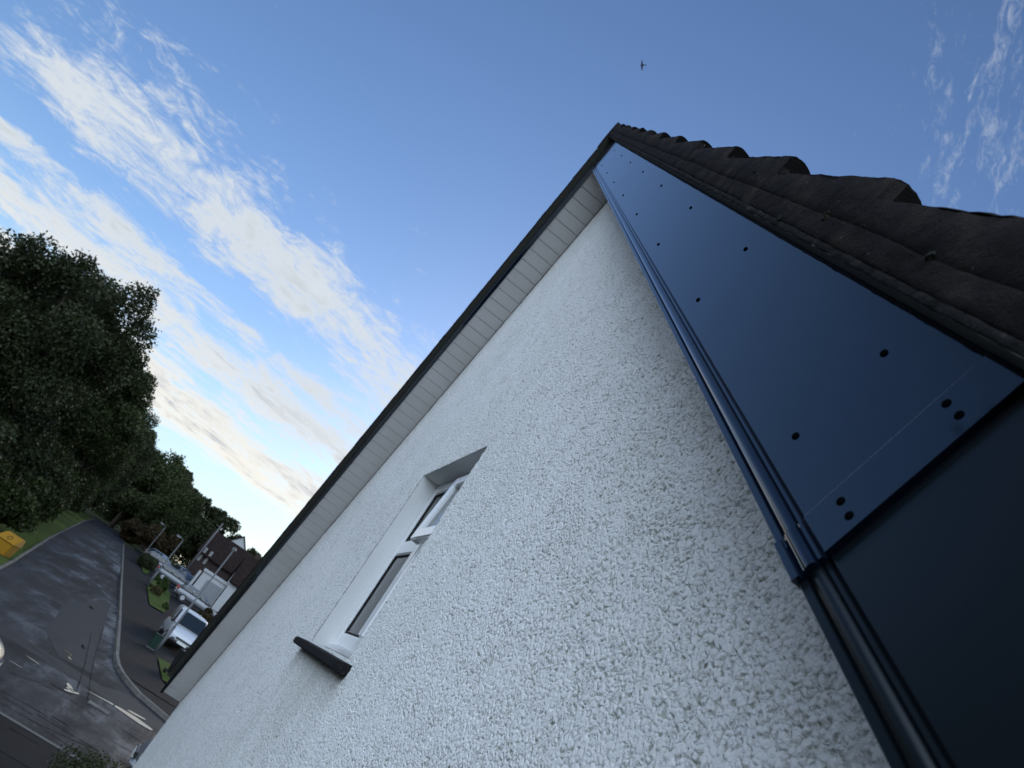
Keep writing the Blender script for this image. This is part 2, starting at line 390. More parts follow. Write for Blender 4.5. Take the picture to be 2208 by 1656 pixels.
m.box(WX0, WX1, RV - .022, RV + .05, fz0 - .022, fz0 - .001); m.box(WX0, WX1, RV - .008, RV + .05, WZ0, fz0 - .022)
wp(m.build('cill_trim', mup.m, None, False, .003))
# sash, hinged at its head and pushed out at the foot
ang = radians(-4.8)
SH = fz1 - .05 - TR; sx0, sx1 = -2.785, WX1 - .04
m = MB(); m.box(sx0, sx0 + .045, -.02, .02, -SH - .02, 0); m.box(sx1 - .045, sx1, -.02, .02, -SH - .02, 0)
m.box(sx0 + .045, sx1 - .045, -.02, .02, -.045, 0); m.box(sx0 + .045, sx1 - .045, -.02, .02, -SH - .02, -SH + .028)
# ------- curtains behind the glass
so_ = m.build('open_sash', mup.m, win, False, .005); so_.location = (0, RV - .013, fz1 - .05); so_.rotation_euler = (ang, 0, 0)
m = MB(); m.box(sx0 + .04, sx1 - .04, -.004, .004, -SH + .02, -.04); g_ = m.build('sash_glass', mgl.m, so_)
m = MB(); n = 60; vs = []
for i in range(n + 1):
    x = WX0 + .06 + (WX1 - WX0 - .12) * i / n; y = RV + .11 + .012 * sin(i * 1.1) + .006 * sin(i * 2.7)
    vs += [(x, y, WZ0), (x, y, WZ1)]
m.add(vs, [(2 * i, 2 * i + 2, 2 * i + 3, 2 * i + 1) for i in range(n)]); wp(m.build('curtain', mcu.m, None, True))
m = MB(); m.box(WX0 - .3, WX1 + .3, .9, .95, WZ0 - .3, WZ1 + .3); wp(m.build('room_wall', plain('dim_room_wall', (.1, .1, .1)).m))
# glass lets the net curtain show: thin glass
g = mgl; tr = g.n('ShaderNodeBsdfTransparent'); mx = g.n('ShaderNodeMixShader'); fz = g.n('ShaderNodeFresnel'); fz.inputs[0].default_value = 1.5
gl = g.n('ShaderNodeBsdfGlossy'); gl.inputs['Roughness'].default_value = .02; tr.inputs[0].default_value = (.7, .74, .74, 1)
g.l(fz.outputs[0], mx.inputs[0]); g.l(tr.outputs[0], mx.inputs[1]); g.l(gl.outputs[0], mx.inputs[2]); g.l(mx.outputs[0], g.out.inputs[0])
# stone sill, black paint
m = MB(); sy = .452
m.hexa([(-3.33, sy, 3.502), (-2.30, sy, 3.498), (-2.30, YW + .09, 3.498), (-3.33, YW + .09, 3.502)],
       [(-3.33, sy, 3.530), (-2.30, sy, 3.527), (-2.30, YW + .09, 3.553), (-3.33, YW + .09, 3.553)])
s_ = wp(m.build('stone_sill', msl.m, None, False, .004))

# --- soffit boards (joints across), sealant, boards
def soffit(sg):
    m = MB(); t = -.02; wdt = .0775; v0, v1 = -.0235, -.010
    while t < 5.46:
        a, b = t + .0021, min(t + wdt - .0021, 5.48)
        ring = lambda tt, vv: rk(tt, 0, vv, sg)
        def pt(tt, y, vv): return rk(max(tt, mitre(vv)), y, vv, sg)
        m.hexa([pt(a, .328, v0), pt(b, .328, v0), pt(b, .4975, v0), pt(a, .4975, v0)],
               [pt(a - .001, .328, v1), pt(b + .001, .328, v1), pt(b + .001, .4975, v1), pt(a - .001, .4975, v1)])
        t += wdt
    m.hexa([rk(mitre(-.012), .328, -.0125, sg), rk(5.48, .328, -.0125, sg), rk(5.48, .497, -.0125, sg), rk(mitre(-.012), .497, -.0125, sg)],
           [rk(mitre(-.006), .328, -.008, sg), rk(5.48, .328, -.008, sg), rk(5.48, .497, -.008, sg), rk(mitre(-.006), .497, -.008, sg)])
    return hp(m.build('soffit', mso.m))
soffit(1); soffit(-1)
strip('sealant_bead', [(.4965, -.0265), (.5005, -.0265), (.5005, -.018), (.4965, -.018)], 0, 5.47, mse.m)
PROF = [(.330, .1622), (.3105, .1622), (.31, .1616), (.31, .0010), (.3106, .0003), (.3138, -.0008), (.3142, -.0018), (.3120, -.0026), (.3112, -.0032), (.3110, -.0056), (.3114, -.0062),
        (.3138, -.0068), (.3130, -.0076), (.3112, -.0084), (.3098, -.0100), (.3092, -.0122), (.3092, -.0146), (.3098, -.0168), (.3108, -.0186),
        (.3120, -.0197), (.3134, -.0203), (.3138, -.0209), (.3112, -.0213), (.3104, -.0217), (.3100, -.0272), (.3108, -.0279), (.330, -.0279)]
def smoothstrip(objs):
    for o in objs:
        o.data.polygons.foreach_set('use_smooth', [True] * len(o.data.polygons))
        o.data.set_sharp_from_angle(angle=radians(38))
    return objs
TC0, TC1, TE = 3.885, 3.930, 5.50
ub = []; 
for sg in (1, -1):
    bb = strip('upper_bargeboard', PROF, 0, TC0 + .01, mbb.m, (sg,))[0]; bb['label'] = 'upper length of glossy dark bargeboard'
    lowp = [(y + .0035, v) for y, v in PROF]
    lb = strip('lower_bargeboard', lowp, TC1 - .03, TE, mbl.m, (sg,), t0m=False)[0]
    cvp = [(y - .0024, v - (.0015 if v < -.02 else 0)) for y, v in PROF[1:-1]]; back = [(.334, cvp[-1][1]), (.334, cvp[0][1])]
    cv = strip('joint_cover', cvp + back, TC0, TC1, mbb.m, (sg,), t0m=False)[0]
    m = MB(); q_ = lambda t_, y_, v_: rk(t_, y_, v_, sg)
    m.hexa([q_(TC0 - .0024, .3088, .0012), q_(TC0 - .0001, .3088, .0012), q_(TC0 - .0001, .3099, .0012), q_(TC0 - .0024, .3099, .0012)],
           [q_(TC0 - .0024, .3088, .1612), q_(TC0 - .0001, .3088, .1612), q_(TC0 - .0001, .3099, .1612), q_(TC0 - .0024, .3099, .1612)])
    hp(m.build('cover_edge_highlight', med.m))  # highlight along the cover's upper edge, made as a pale raised strip
    smoothstrip([bb, lb, cv]); ub.append((bb, cv))
# nail caps
def cap_mesh():
    bm = bmesh.new(); bmesh.ops.create_uvsphere(bm, u_segments=16, v_segments=8, radius=.0035)
    for v in bm.verts: v.co.z = max(v.co.z, -.0006) * .55
    me = bpy.data.meshes.new('nail_cap'); bm.to_mesh(me); bm.free(); me.materials.append(msc.m)
    me.polygons.foreach_set('use_smooth', [True] * len(me.polygons)); return me
capm = cap_mesh()
def nail(t, v, y, sg, par):
    o = bpy.data.objects.new('nail_cap', capm); C.objects.link(o); o.parent = par; o.matrix_parent_inverse = Matrix.Identity(4)
    wpnt = Vector(rk(t, y, v, sg)); o.matrix_parent_inverse = Matrix.Translation((-XA, -YW, 0)).inverted() @ Matrix.Identity(4)
    o.matrix_parent_inverse = Matrix.Identity(4)
    o.location = wpnt; o.rotation_euler = (radians(90), 0, 0)
for sg, (bb, cv) in zip((1, -1), ub):
    for k in range(9):
        t = .0046 + .473 * k
        for v in (.1222, .0288): nail(t + (.0 if k else .03), v, YB - .0005, sg, bb)
    for t, v in ((3.896, .1205), (3.914, .1195), (3.9, .0285), (3.918, .0275)): nail(t, v, YB - .0025, sg, cv)
# black strip painted as the shade in the gap above the board, undercloak, mortar bed, verge tiles
strip('verge_gap_shade', [(.318, .120), (.345, .120), (.345, .163), (.318, .163)], 0, TE, mbk.m)
strip('undercloak', [(.2830, .1625), (.2830, .1700), (.50, .1700), (.50, .1625)], 0, TE + .04, mce.m)
GA = .345; TN0 = 3.62
def sawf(t):
    """0 at a tile's head, 1 at its nose; t along the rake"""
    ph = (t - TN0) / GA; return ph - np.ceil(ph) + 1
jit = {k: random.uniform(-1, 1) for k in range(-14, 8)}
def vtop(t):
    ph = (t - TN0) / GA; k = np.ceil(ph - 1e-9).astype(int); s = ph - k + 1
    j = np.array([jit.get(int(i), 0) for i in np.ravel(k)]).reshape(np.shape(k))
    return .2045 + .0265 * s + j * .0018 - .0012 * np.clip((s - .985) / .015, 0, 1) ** 2
def verge(sg, parent_name='verge_mortar'):
    ts = np.arange(-.30, TE + .02, .0045)
    rows = [(.2830, .1703), (.2812, .172), (.2806, .178), (.2806, .186), (.2809, .1925), (.2812, .1950), (.2826, .1960), (.2813, .1968), (.2800, .204), (.2800, .212)]
    top = [.219, .2245]
    T = np.repeat(ts[None, :], len(rows) + 2, 0); Y = np.zeros_like(T); Vv = np.zeros_like(T)
    e = vtop(ts) + .020
    for i, (y, v) in enumerate(rows): Y[i] = y; Vv[i] = v
    Vv[9] = .198 + (e - .198) * .5; Y[9] = .2798
    Vv[8] = .198 + (e - .198) * .2
    Y[10] = .2799; Vv[10] = e + .0012; Y[11] = .292; Vv[11] = e + .0042
    P_ = np.stack([T.ravel() * 1, Y.ravel() * 4, Vv.ravel() * 2], 1)
    nz = .0026 * fnoise(P_ * 22, 1) + .0020 * fnoise(P_ * 60, 2) + .0012 * fnoise(P_ * 160, 5)
    wob = .0036 * fnoise(np.stack([T.ravel() * 9, Vv.ravel() * 0, Y.ravel() * 0 + sg], 1), 3)
    Yf = Y.ravel() + nz; Vf = Vv.ravel() + wob * (np.tile(np.arange(12)[:, None], (1, len(ts))).ravel() > 3) + .0008 * fnoise(P_ * 140, 6)
    Tm = np.maximum(T.ravel(), mitre(Vf))
    X = XA + sg * (Tm * CT + Vf * ST); Z = ZA - Tm * ST + Vf * CT
    me = npmesh('verge_mortar', np.stack([X, Yf, Z], 1), gridfaces(12, len(ts), sg < 0))
    return hp(link('verge_mortar', me, mmo.m, None, True))
def undercloak_edge(sg):
    ts = np.arange(-.30, TE + .02, .0045); rows = [(.2840, .1627), (.2822, .1627), (.2813, .1640), (.2812, .1670), (.2816, .1698), (.2840, .1704)]; n = len(rows)
    T = np.repeat(ts[None, :], n, 0).ravel(); Y = np.repeat([a for a, b in rows], len(ts)); V_ = np.repeat([b for a, b in rows], len(ts))
    P_ = np.stack([T, Y * 4, V_ * 2], 1); Y = Y + .0022 * fnoise(P_ * 60, 12) + .0018 * fnoise(P_ * 170, 15); V_ = V_ + .0016 * fnoise(P_ * 45, 13) + .0012 * fnoise(P_ * 150, 16)
    Tm = np.maximum(T, mitre(V_)); X = XA + sg * (Tm * CT + V_ * ST); Z = ZA - Tm * ST + V_ * CT
    return hp(link('undercloak_edge', npmesh('undercloak_edge', np.stack([X, Y, Z], 1), gridfaces(n, len(ts), sg < 0)), mue.m, None, True))
mue = Mat('flaky_cement_edge', (.07, .088, .085), .95, spec=.08)
mue.col(mue.ramp(mue.noise(70, 6, .7), [(.35, (.008, .0078, .0078)), (.60, (.026, .025, .0245)), (.78, (.11, .108, .105))])); mue.bump(mue.noise(350, 4, .7), 1., .004)
for sg in (1, -1): verge(sg); undercloak_edge(sg)
def tiles(sg):
    ts = [-.30]; k0 = -12
    noses = [TN0 + GA * k for k in range(-12, 7)]
    fine = []
    for nz_ in noses:
        fine += list(np.linspace(nz_ - GA + .0015, nz_ - .03, 26)) + list(np.linspace(nz_ - .024, nz_ - .0005, 7)) 
    ts = np.array([t for t in fine if -.32 < t < TE + .10])
    ys = np.array([.2802, .2812, .283, .286, .290, .295, .300, .306, .313, .321, .330, .340, .350, .36, .39, .44, .5] + list(np.arange(.55, 8.5, .05)))
    prof = lambda y: np.where(y < .295, .020 + .0065 * np.sqrt(np.clip(1 - ((.295 - y) / .0152) ** 2, 0, 1)), 0) + \
        np.where(y >= .295, .0265 * np.cos(np.clip((y - .295) / .062, 0, 1) * pi / 2) ** 1.2, 0) + \
        np.where(y > .40, .0265 * np.clip(np.cos((((y - .295 + .15) % .3) - .15) / .062 * pi / 2) * (np.abs(((y - .295 + .15) % .3) - .15) < .062), 0, 1), 0)
    T, Y = np.meshgrid(ts, ys, indexing='ij')
    Vv = vtop(T) + prof(Y)
    P_ = np.stack([T.ravel(), Y.ravel(), Vv.ravel()], 1)
    Vf = Vv.ravel() + .0022 * fnoise(P_ * 70, 4) + .0016 * fnoise(P_ * 240, 8); Tm = np.maximum(T.ravel(), mitre(Vf))
    X = XA + sg * (Tm * CT + Vf * ST); Z = ZA - Tm * ST + Vf * CT
    o = hp(link('roof_tiles', npmesh('roof_tiles', np.stack([X, Y.ravel(), Z], 1), gridfaces(len(ts), len(ys), sg > 0)), mti.m, None, True))
    o.data.polygons.foreach_set('use_smooth', [False] * len(o.data.polygons))
    return o
for sg in (1, -1): tiles(sg)
# ridge tiles, half-round with mortar
m = MB(); r_ = .095
for k in range(19):
    y0 = .278 + k * .44; y1 = y0 + .438
    for (ra, ya), (rb, yb) in (((r_ + .006, y0), (r_, y1)),):
        ring = lambda rr, yy: [(XA - .045 + rr * cos(a), yy, 6.658 + rr * sin(a) * .95) for a in np.linspace(-.25, pi + .25, 15)]
        a, b = ring(ra, ya), ring(rb, yb); n = len(a)
        m.add(a + b, [(i, i + 1, n + i + 1, n + i) for i in range(n - 1)] + ([tuple(range(n))] if k == 0 else []))
hp(m.build('ridge_tile', mti.m))
# moss tufts on the verge
def moss(t, y, v, r, sg=1, n=10):
    vs = []; fs = []
    bm = bmesh.new()
    for i in range(n):
        rr = r * random.uniform(.35, 1)
        c = Vector(rk(t + random.gauss(0, r * .8), y + abs(random.gauss(0, r * .35)), v + random.gauss(0, r * .5), sg))
        ret = bmesh.ops.create_icosphere(bm, subdivisions=3, radius=rr, matrix=Matrix.Translation(c))
        for q_ in ret['verts']:
            d = (q_.co - c); nn = mnoise.noise(q_.co * 420) * .35 + mnoise.noise(q_.co * 1100) * .35
            q_.co = c + d * (1 + nn)
    me = bpy.data.meshes.new('moss_tuft'); bm.to_mesh(me); bm.free()
    return hp(link('moss_tuft', me, mms.m))
moss(3.283, .296, .224, .0085, n=16); moss(3.20, .2805, .218, .0045, n=5); moss(3.17, .2800, .219, .0030, n=3)
moss(2.936, .292, .225, .008, n=12); moss(2.59, .290, .226, .006, n=8); moss(2.25, .289, .225, .005, n=6)
moss(3.628, .300, .222, .007, n=12); moss(3.55, .281, .197, .0040, n=4); moss(3.36, .2815, .196, .003, n=3); moss(3.43, .2812, .172, .003, n=4); moss(3.78, .281, .196, .005, n=6)
for k in range(4, 10): moss(TN0 - GA * k + .006, .291, .225, .0045, n=5)
for k in range(0, 12): moss(TN0 - GA * k + .6, .285, .226, .006, sg=-1, n=4)

# ------------------------------------------------------------------ GROUND, ROADS
GX = [-400, -200, -120, -100, -68, -55, -42, -30, 100]; GZ = [5, 3.5, 2.75, 2.3, 1.3, .7, .12, 0, 0]
def zg(x): return float(np.interp(x, GX, GZ))
def sheet(name, poly_rows, mat, dz, kind='structure', uvlen=None, parent=None):
    """rows of points (left..right) following the ground height"""
    nr, nc = len(poly_rows), len(poly_rows[0])
    v = [(x, y, zg(x) + dz) for r in poly_rows for x, y in r]
    me = npmesh(name, v, gridfaces(nr, nc)); o = link(name, me, mat, parent)
    bm = bmesh.new(); bm.from_mesh(me); bmesh.ops.recalc_face_normals(bm, faces=bm.faces)
    if sum(f.normal.z for f in bm.faces) < 0: bmesh.ops.reverse_faces(bm, faces=bm.faces)
    bm.to_mesh(me); bm.free()
    if kind: o['kind'] = kind
    return o
def poly(name, pts, mat, dz, kind='structure', parent=None, sub=1.5):
    bm = bmesh.new(); f = bm.faces.new([bm.verts.new((x, y, 0)) for x, y in pts])
    bmesh.ops.triangulate(bm, faces=[f])
    for _ in range(5):
        es = [e for e in bm.edges if abs(e.verts[0].co.x - e.verts[1].co.x) > sub * 2]
        if not es: break
        bmesh.ops.subdivide_edges(bm, edges=es, cuts=1); bmesh.ops.triangulate(bm, faces=bm.faces)
    for v in bm.verts: v.co.z = zg(v.co.x) + dz
    bmesh.ops.recalc_face_normals(bm, faces=bm.faces)
    if sum(f.normal.z for f in bm.faces) < 0: bmesh.ops.reverse_faces(bm, faces=bm.faces)
    me = bpy.data.meshes.new(name); bm.to_mesh(me); bm.free(); o = link(name, me, mat, parent)
    if kind: o['kind'] = kind
    return o
mgr = Mat('earth_and_rough_grass', (.03, .04, .015), .95, spec=.1)
mgr.col(mgr.ramp(mgr.noise(.6, 6), [(.3, (.016, .020, .010)), (.7, (.035, .042, .016))])); mgr.bump(mgr.noise(9, 5), .6, .05)
mlw = Mat('mown_grass', (.06, .10, .02), .95, spec=.1)
mlw.col(mlw.ramp(mlw.noise(2.5, 7, .7), [(.3, (.026, .044, .007)), (.55, (.046, .072, .012)), (.8, (.075, .098, .02))])); mlw.bump(mlw.noise(30, 5), .9, .04)
mas = Mat('old_wet_asphalt', (.04, .04, .042), .6, spec=.14)
v1 = mas.co((.22, .9, 1)); n1 = mas.noise(1.0, 7, .68, .5, v1); n2 = mas.noise(.33, 4, .6, .3); n3 = mas.noise(60, 3, .6)
mas.col(mas.ramp(mas.noise(.5, 8, .65, .2, mas.co((.5, 1.6, 1))), [(.3, (.010, .0105, .012)), (.55, (.018, .0185, .0205)), (.8, (.034, .034, .038))]))
wet = mas.math('ADD', mas.math('MULTIPLY', n1, .7), mas.math('MULTIPLY', n2, .5))
mas.rough(mas.ramp(wet, [(.50, .93), (.60, .66), (.68, .38), (.76, .24)]))
mas.bump(mas.math('ADD', n3, mas.math('MULTIPLY', mas.noise(5, 5, .7), 1.2)), .55, .012)
mpt = Mat('newer_asphalt_patch', (.05, .052, .054), .7, spec=.15); mpt.col(mpt.ramp(mpt.noise(1.5, 6), [(.3, (.014, .0147, .0155)), (.7, (.023, .0242, .0255))]))
mpt.bump(mpt.noise(60, 4), .5, .01)
mpv = Mat('dark_tarmac_pavement', (.02, .02, .022), .9, spec=.12); mpv.col(mpv.ramp(mpv.noise(1.2, 6), [(.3, (.0045, .005, .006)), (.7, (.009, .010, .0118))])); mpv.bump(mpv.noise(50, 4), .5, .01)
mkb = Mat('concrete_kerb', (.15, .145, .13), .8); mkb.col(mkb.ramp(mkb.noise(2.2, 6), [(.3, (.035, .034, .031)), (.7, (.115, .11, .098))]))
mseam = Mat('bitumen_seam', (.006, .006, .007), .9, spec=.1)
mpud = Mat('standing_water', (.012, .013, .015), .05, spec=.6); mpud.bump(mpud.noise(4, 3), .05, .004)
mpnt = plain('worn_white_paint', (.38, .38, .36), .6, vs=3)
mconc = plain('pale_concrete', (.10, .10, .094), .85, vs=2)

gx = sorted(set(list(np.linspace(-400, 60, 47)) + GX)); gy = list(np.linspace(-250, 250, 26))
sheet('ground', [[(x, y) for y in gy] for x in gx], mgr.m, -.03)
KX = [-150, -97.6, -68.3, -51.6, -41.7, -34.5, -30.4, -28.75, -27.5, -26.66, -25.83, -25.24, -24.7, -24.3, -24.2]
KY = [-14.5, -9.35, -5.61, -3.31, -1.93, -1.16, -.72, -.47, -.15, .2, .61, 1.21, 1.76, 2.6, 3.6]
LX = [-150, -116, -95.6, -76.9, -55.3, -37.8, -33.9, -29, -26.5, -25, -24.4, -24.2]; LY = [-19, -16, -13.9, -11.56, -8.94, -6.57, -6.06, -5.6, -5.9, -7.4, -9, -11]
rx = sorted(set(list(np.arange(-118, -24.2, 2.0)) + [x for x in KX + LX if x > -118]))
sheet('side_road', [[(x, y) for y in np.linspace(np.interp(x, LX, LY), np.interp(x, KX, KY), 6)] for x in rx], mas.m, .0)
poly('road_head', [(-118, -16.3), (-118, -11.4), (-125, -10.5), (-136, -11.5), (-140, -14), (-136, -17), (-126, -18)], mas.m, .0)
sheet('main_road', [[(x, y) for y in np.linspace(-70, 70, 40)] for x in np.linspace(-24.2, -16.36, 5)], mas.m, .002)
poly('near_footway', [(-16.24, -70), (-16.24, 70), (-14.4, 70), (-14.4, -70)], mpv.m, .004)
poly('driveway', [(-14.4, -70), (-14.4, 8), (-7.4, 8), (-7.4, -.5), (6, -.5), (6, -70)], mpv.m, .0)
m = MB(); m.box(-16.36, -16.24, -70, 70, -.02, .012); kerb0 = m.build('edging_strip', mconc.m); kerb0['kind'] = 'structure'
# kerb and pavement on the far side
kp = [(x, y) for x, y in zip(KX, KY) if x > -100] + [(-24.2, 8), (-24.2, 70)]
def kerb(name, pts, side, mat, wdt=.15, h=.12):
    vs = []; n = len(pts)
    for i, (x, y) in enumerate(pts):
        d = Vector((pts[min(i + 1, n - 1)][0] - pts[max(i - 1, 0)][0], pts[min(i + 1, n - 1)][1] - pts[max(i - 1, 0)][1])).normalized()
        nx, ny = -d.y * side, d.x * side; z = zg(x)
        vs += [(x, y, z - .03), (x + nx * .02, y + ny * .02, z + h), (x + nx * wdt, y + ny * wdt, z + h), (x + nx * wdt, y + ny * wdt, z - .03)]
    m = MB(); m.add(vs, [(4 * i + k, 4 * i + k + 1, 4 * i + k + 5, 4 * i + k + 4) for i in range(n - 1) for k in range(3)])
    o = m.build(name, mat); o['kind'] = 'structure'; return o
kerb('kerb', kp, 1, mkb.m)
lkp = [(x, y) for x, y in zip(LX, LY) if x > -117] + [(-24.2, -70)]
kerb('kerb', lkp, -1, mkb.m, .12, .06)
PX = [-110, -82, -62, -54.5, -46, -36.2, -31, -28.5, -27.2, -27.0]; PY = [-9.2, -5.65, -2.72, -1.71, -.58, .51, 1.09, 2.06, 4.0, 8]
px_ = sorted(set([x for x in np.arange(-99, -27.2, 2.)] + [x for x in PX + KX if -99 < x < -27.0]))
sheet('pavement', [[(x, y) for y in np.linspace(np.interp(x, KX, KY) + .14, np.interp(x, PX, PY), 3)] for x in px_], mpv.m, .115)
poly('pavement_corner', [(-27.0, .25), (-26.6, .32), (-25.95, .72), (-25.4, 1.3), (-24.87, 1.9), (-24.45, 2.7), (-24.36, 3.7), (-24.36, 70), (-27.0, 70)], mpv.m, .115)
# forecourts and lawns right of the pavement
sheet('forecourt', [[(x, y) for y in np.linspace(np.interp(x, PX, PY) + .0, 14, 5)] for x in np.arange(-110, -27.0, 2.)], mpv.m, .06)
for pts in ([(-54.0, -1.5), (-62.5, -2.6), (-70.5, -3.2), (-78, -2.5), (-70, -1.2), (-60, -.6), (-54.5, -.5)], [(-31.1, 1.15), (-36.3, .62), (-36.9, 1.75), (-38.5, 4.5), (-31.0, 5.5)],
            [(-73, -4.1), (-84, -5.5), (-92, -6.2), (-88, -4.9), (-77, -3.9)]):
    o = poly('lawn', pts, mlw.m, .125)
sheet('verge', [[(x, np.interp(x, LX, LY) - .14 - k * 1.3) for k in range(4)] for x in np.arange(-110, -28.5, 2.5)], mlw.m, .05)
# patches and seams in the road
poly('road_patch', [(-35.4, -3.65), (-45.2, -3.3), (-45.2, -2.8), (-25.0, -.75), (-24.4, -1.72), (-27, -2.6)], mpt.m, .006)
poly('road_patch', [(-24.1, -3.9), (-24.1, -.3), (-25.2, .3), (-24.9, 1.1), (-24.1, 1.9), (-24.1, 3), (-22.9, 3), (-22.8, -3.9)], mpt.m, .006)
def seam(pts, wd=.05, mat=None, name='road_seam', dz=.010):
    rng2 = random.Random(len(pts) * 7 + int(pts[0][0] * 10)); P2 = []
    for (x0, y0), (x1, y1) in zip(pts, pts[1:]):
        L_ = math.hypot(x1 - x0, y1 - y0); n = max(2, int(L_ / .25))
        P2 += [(x0 + (x1 - x0) * i / n + rng2.gauss(0, .006), y0 + (y1 - y0) * i / n + rng2.gauss(0, .006)) for i in range(n)]
    P2.append(pts[-1]); rows = []
    for i, (x, y) in enumerate(P2):
        a, b = P2[max(i - 1, 0)], P2[min(i + 1, len(P2) - 1)]; d = Vector((b[0] - a[0], b[1] - a[1])).normalized(); w_ = wd * rng2.uniform(.4, 1.2) / 2
        rows.append([(x - d.y * w_, y + d.x * w_), (x + d.y * w_, y - d.x * w_)])
    return sheet(name, rows, mat or mseam.m, dz)
SEAMS = [[(221.5,306),(203,368),(194,420),(188.5,456),(194,471),(219.5,485.5)],[(196,317),(183,379),(172,416),(161,449),(121,434),(110,423)],
 [(0,439),(51,465),(110,501),(150,527)],[(0,466.5),(22,479),(84,512),(154,545),(205,567)],[(15,399),(88,424),(154,461),(205,494)],[(60,500),(120,540),(180,580)],[(20,520),(90,560),(150,600)]]
def gpx(px, py):   # these marks were measured on the flat road; converts measured rays to road coordinates
    d = FW + RT * ((px - 1104) / 1596.5) - UP * ((py - 828) / 1596.5); k = -3.5 / d.z; return (d.x * k, d.y * k)
SE = [[tuple(round(c, 2) for c in gpx(a, b + 1050)) for a, b in s] for s in SEAMS]
for i, s in enumerate(SE): seam(s, .035 if i < 2 else .03)
for i in range(26):   # long fine cracks along the main road
    x = random.uniform(-23.8, -16.8); y = random.uniform(-6, 1.0); seam([(x, y), (x + random.gauss(0, .12), y + random.uniform(.3, 1.4))], random.uniform(.02, .05))
def puddle(cx_, cy_, lx, ly, rot=0, seed=0, name='puddle', mat=None):
    pts = []
    for k in range(22):
        a = 2 * pi * k / 22; r = 1 + .28 * mnoise.noise(Vector((cos(a) * 1.7 + seed * 9, sin(a) * 1.7, seed)))
        u, v_ = cos(a) * lx * r, sin(a) * ly * r; pts.append((cx_ + u * cos(rot) - v_ * sin(rot), cy_ + u * sin(rot) + v_ * cos(rot)))
    return poly(name, pts, mat or mpud.m, .014)
for i, (a, b, lx, ly, r) in enumerate([(-21.6, -.86, .30, .07, .3), (-21.2, -.74, .34, .07, -.5), (-21.35, -.80, .12, .10, 0), (-20.56, -2.04, .022, .17, 0), (-22.05, -1.95, .03, .2, -.3),
        (-39.75, -3.05, .35, .12, .2), (-23.1, .85, .10, .30, .35), (-25.9, -1.7, .30, .10, .6), (-25.2, -1.5, .2, .06, .3), (-28.5, -1.6, .4, .05, .2)]):
    puddle(a, b, lx, ly, r, i)
poly('puddle', [(-22.32, -.62), (-22.50, .1), (-22.36, .61), (-22.22, 1.02), (-22.30, 1.36), (-22.52, 1.4), (-22.78, .9), (-22.76, .45), (-22.60, .0)], mpud.m, .014)
dc = thing('drain_cover', (-21.29, -.02, 0.004), 'pale rectangular drain cover set in the main road', 'drain cover')
m = MB(); m.box(-.19, .19, -.28, .28, 0, .016); m.build('cover_frame', mconc.m, dc)
m = MB(); m.box(-.155, .155, -.245, .245, .014, .022); m.build('cover_plate', mkb.m, dc)

# ------------------------------------------------------------------ street furniture
mst = Mat('galvanised_steel', (.10, .105, .11), .6, .2, spec=.2); mst.bump(mst.noise(10, 3), .1, .01)
mlg = plain('lamp_glass', (.35, .36, .34), .25)
def lamp(x, y, h, label, arm=.55, ang=0.0, r=.06, ll=.45):
    t = thing('street_lamp', (x, y, zg(x) + .1), label, 'street lamp', 'street lamps along the side road', ang)
    m = MB(); m.tube([(0, 0, 0), (0, 0, 1.25)], r * 1.25, 12); m.tube([(0, 0, 1.25), (0, 0, 1.32), (0, 0, h)], [r * 1.2, r * .8, r * .6], 12); m.build('pole', mst.m, t, True)
    m = MB(); m.tube([(0, 0, h - .05), (0, -arm * .3, h + .06), (0, -arm, h + .10)], r * .5, 8); m.build('arm', mst.m, t, True)
    m = MB(); m.hexa([(-.09, -arm, h + .07), (.09, -arm, h + .07), (.12, -arm - ll, h + .09), (-.12, -arm - ll, h + .09)], [(-.05, -arm, h + .17), (.05, -arm, h + .17), (.07, -arm - ll + .03, h + .2), (-.07, -arm - ll + .03, h + .2)])
    hd = m.build('lantern', mst.m, t, False, .015)
    m = MB(); m.box(-.08, .08, -arm - ll + .05, -arm - .04, h + .045, h + .08); m.build('lamp_lens', mlg.m, hd)
    m = MB(); m.box(-.05, .05, -r * 1.35, -r * 1.2, .45, .95); m.build('access_door', mst.m, t)
    return t
lamp(-36.77, .40, 5.12, 'tall bare grey lamp post beside the green cabinet and white van', .04, radians(-90), .055, .2)
lamp(-64.4, -2.85, 4.0, 'grey lamp post with lantern rising from the lawn behind the small bushes', .25, 0, .07, .4)
lamp(-89.8, -6.3, 4.0, 'far lamp post with pale head in front of the brown bush', .3, 0, .06, .45)
mwd = plain('weathered_timber', (.09, .08, .07), .9)
t = thing('telegraph_pole', (-100, -1.95, zg(-100)), 'thin dark telegraph pole standing behind the parked cars near the far bungalows', 'pole')
m = MB(); m.tube([(0, 0, 0), (0, 0, 4), (0, 0, 8.1)], [.13, .12, .09], 10); m.build('pole', mst.m, t, True)
m = MB(); m.box(-.05, .05, -.5, .5, 7.5, 7.6); m.build('cross_arm', mwd.m, t)
mgn = plain('green_cabinet_paint', (.006, .026, .018), .5)
t = thing('utility_cabinet', (-37.5, .20, .19), 'dark green utility cabinet at the foot of the lamp post', 'cabinet', None, radians(8))
m = MB(); m.box(-.12, .12, -.24, .24, .05, .62); m.build('cabinet_body', mgn.m, t, False, .02)
m = MB(); m.box(-.14, .14, -.26, .26, .62, .66); m.build('cabinet_top', mgn.m, t, False, .012)
m = MB(); m.box(.12, .132, -.21, -.005, .09, .58); m.build('cabinet_door', mgn.m, t, False, .003)
m = MB(); m.box(.12, .132, .005, .21, .09, .58); m.build('cabinet_door', mgn.m, t, False, .003)
m = MB(); m.box(-.12, .12, -.24, .24, 0, .05); m.build('plinth', mconc.m, t)
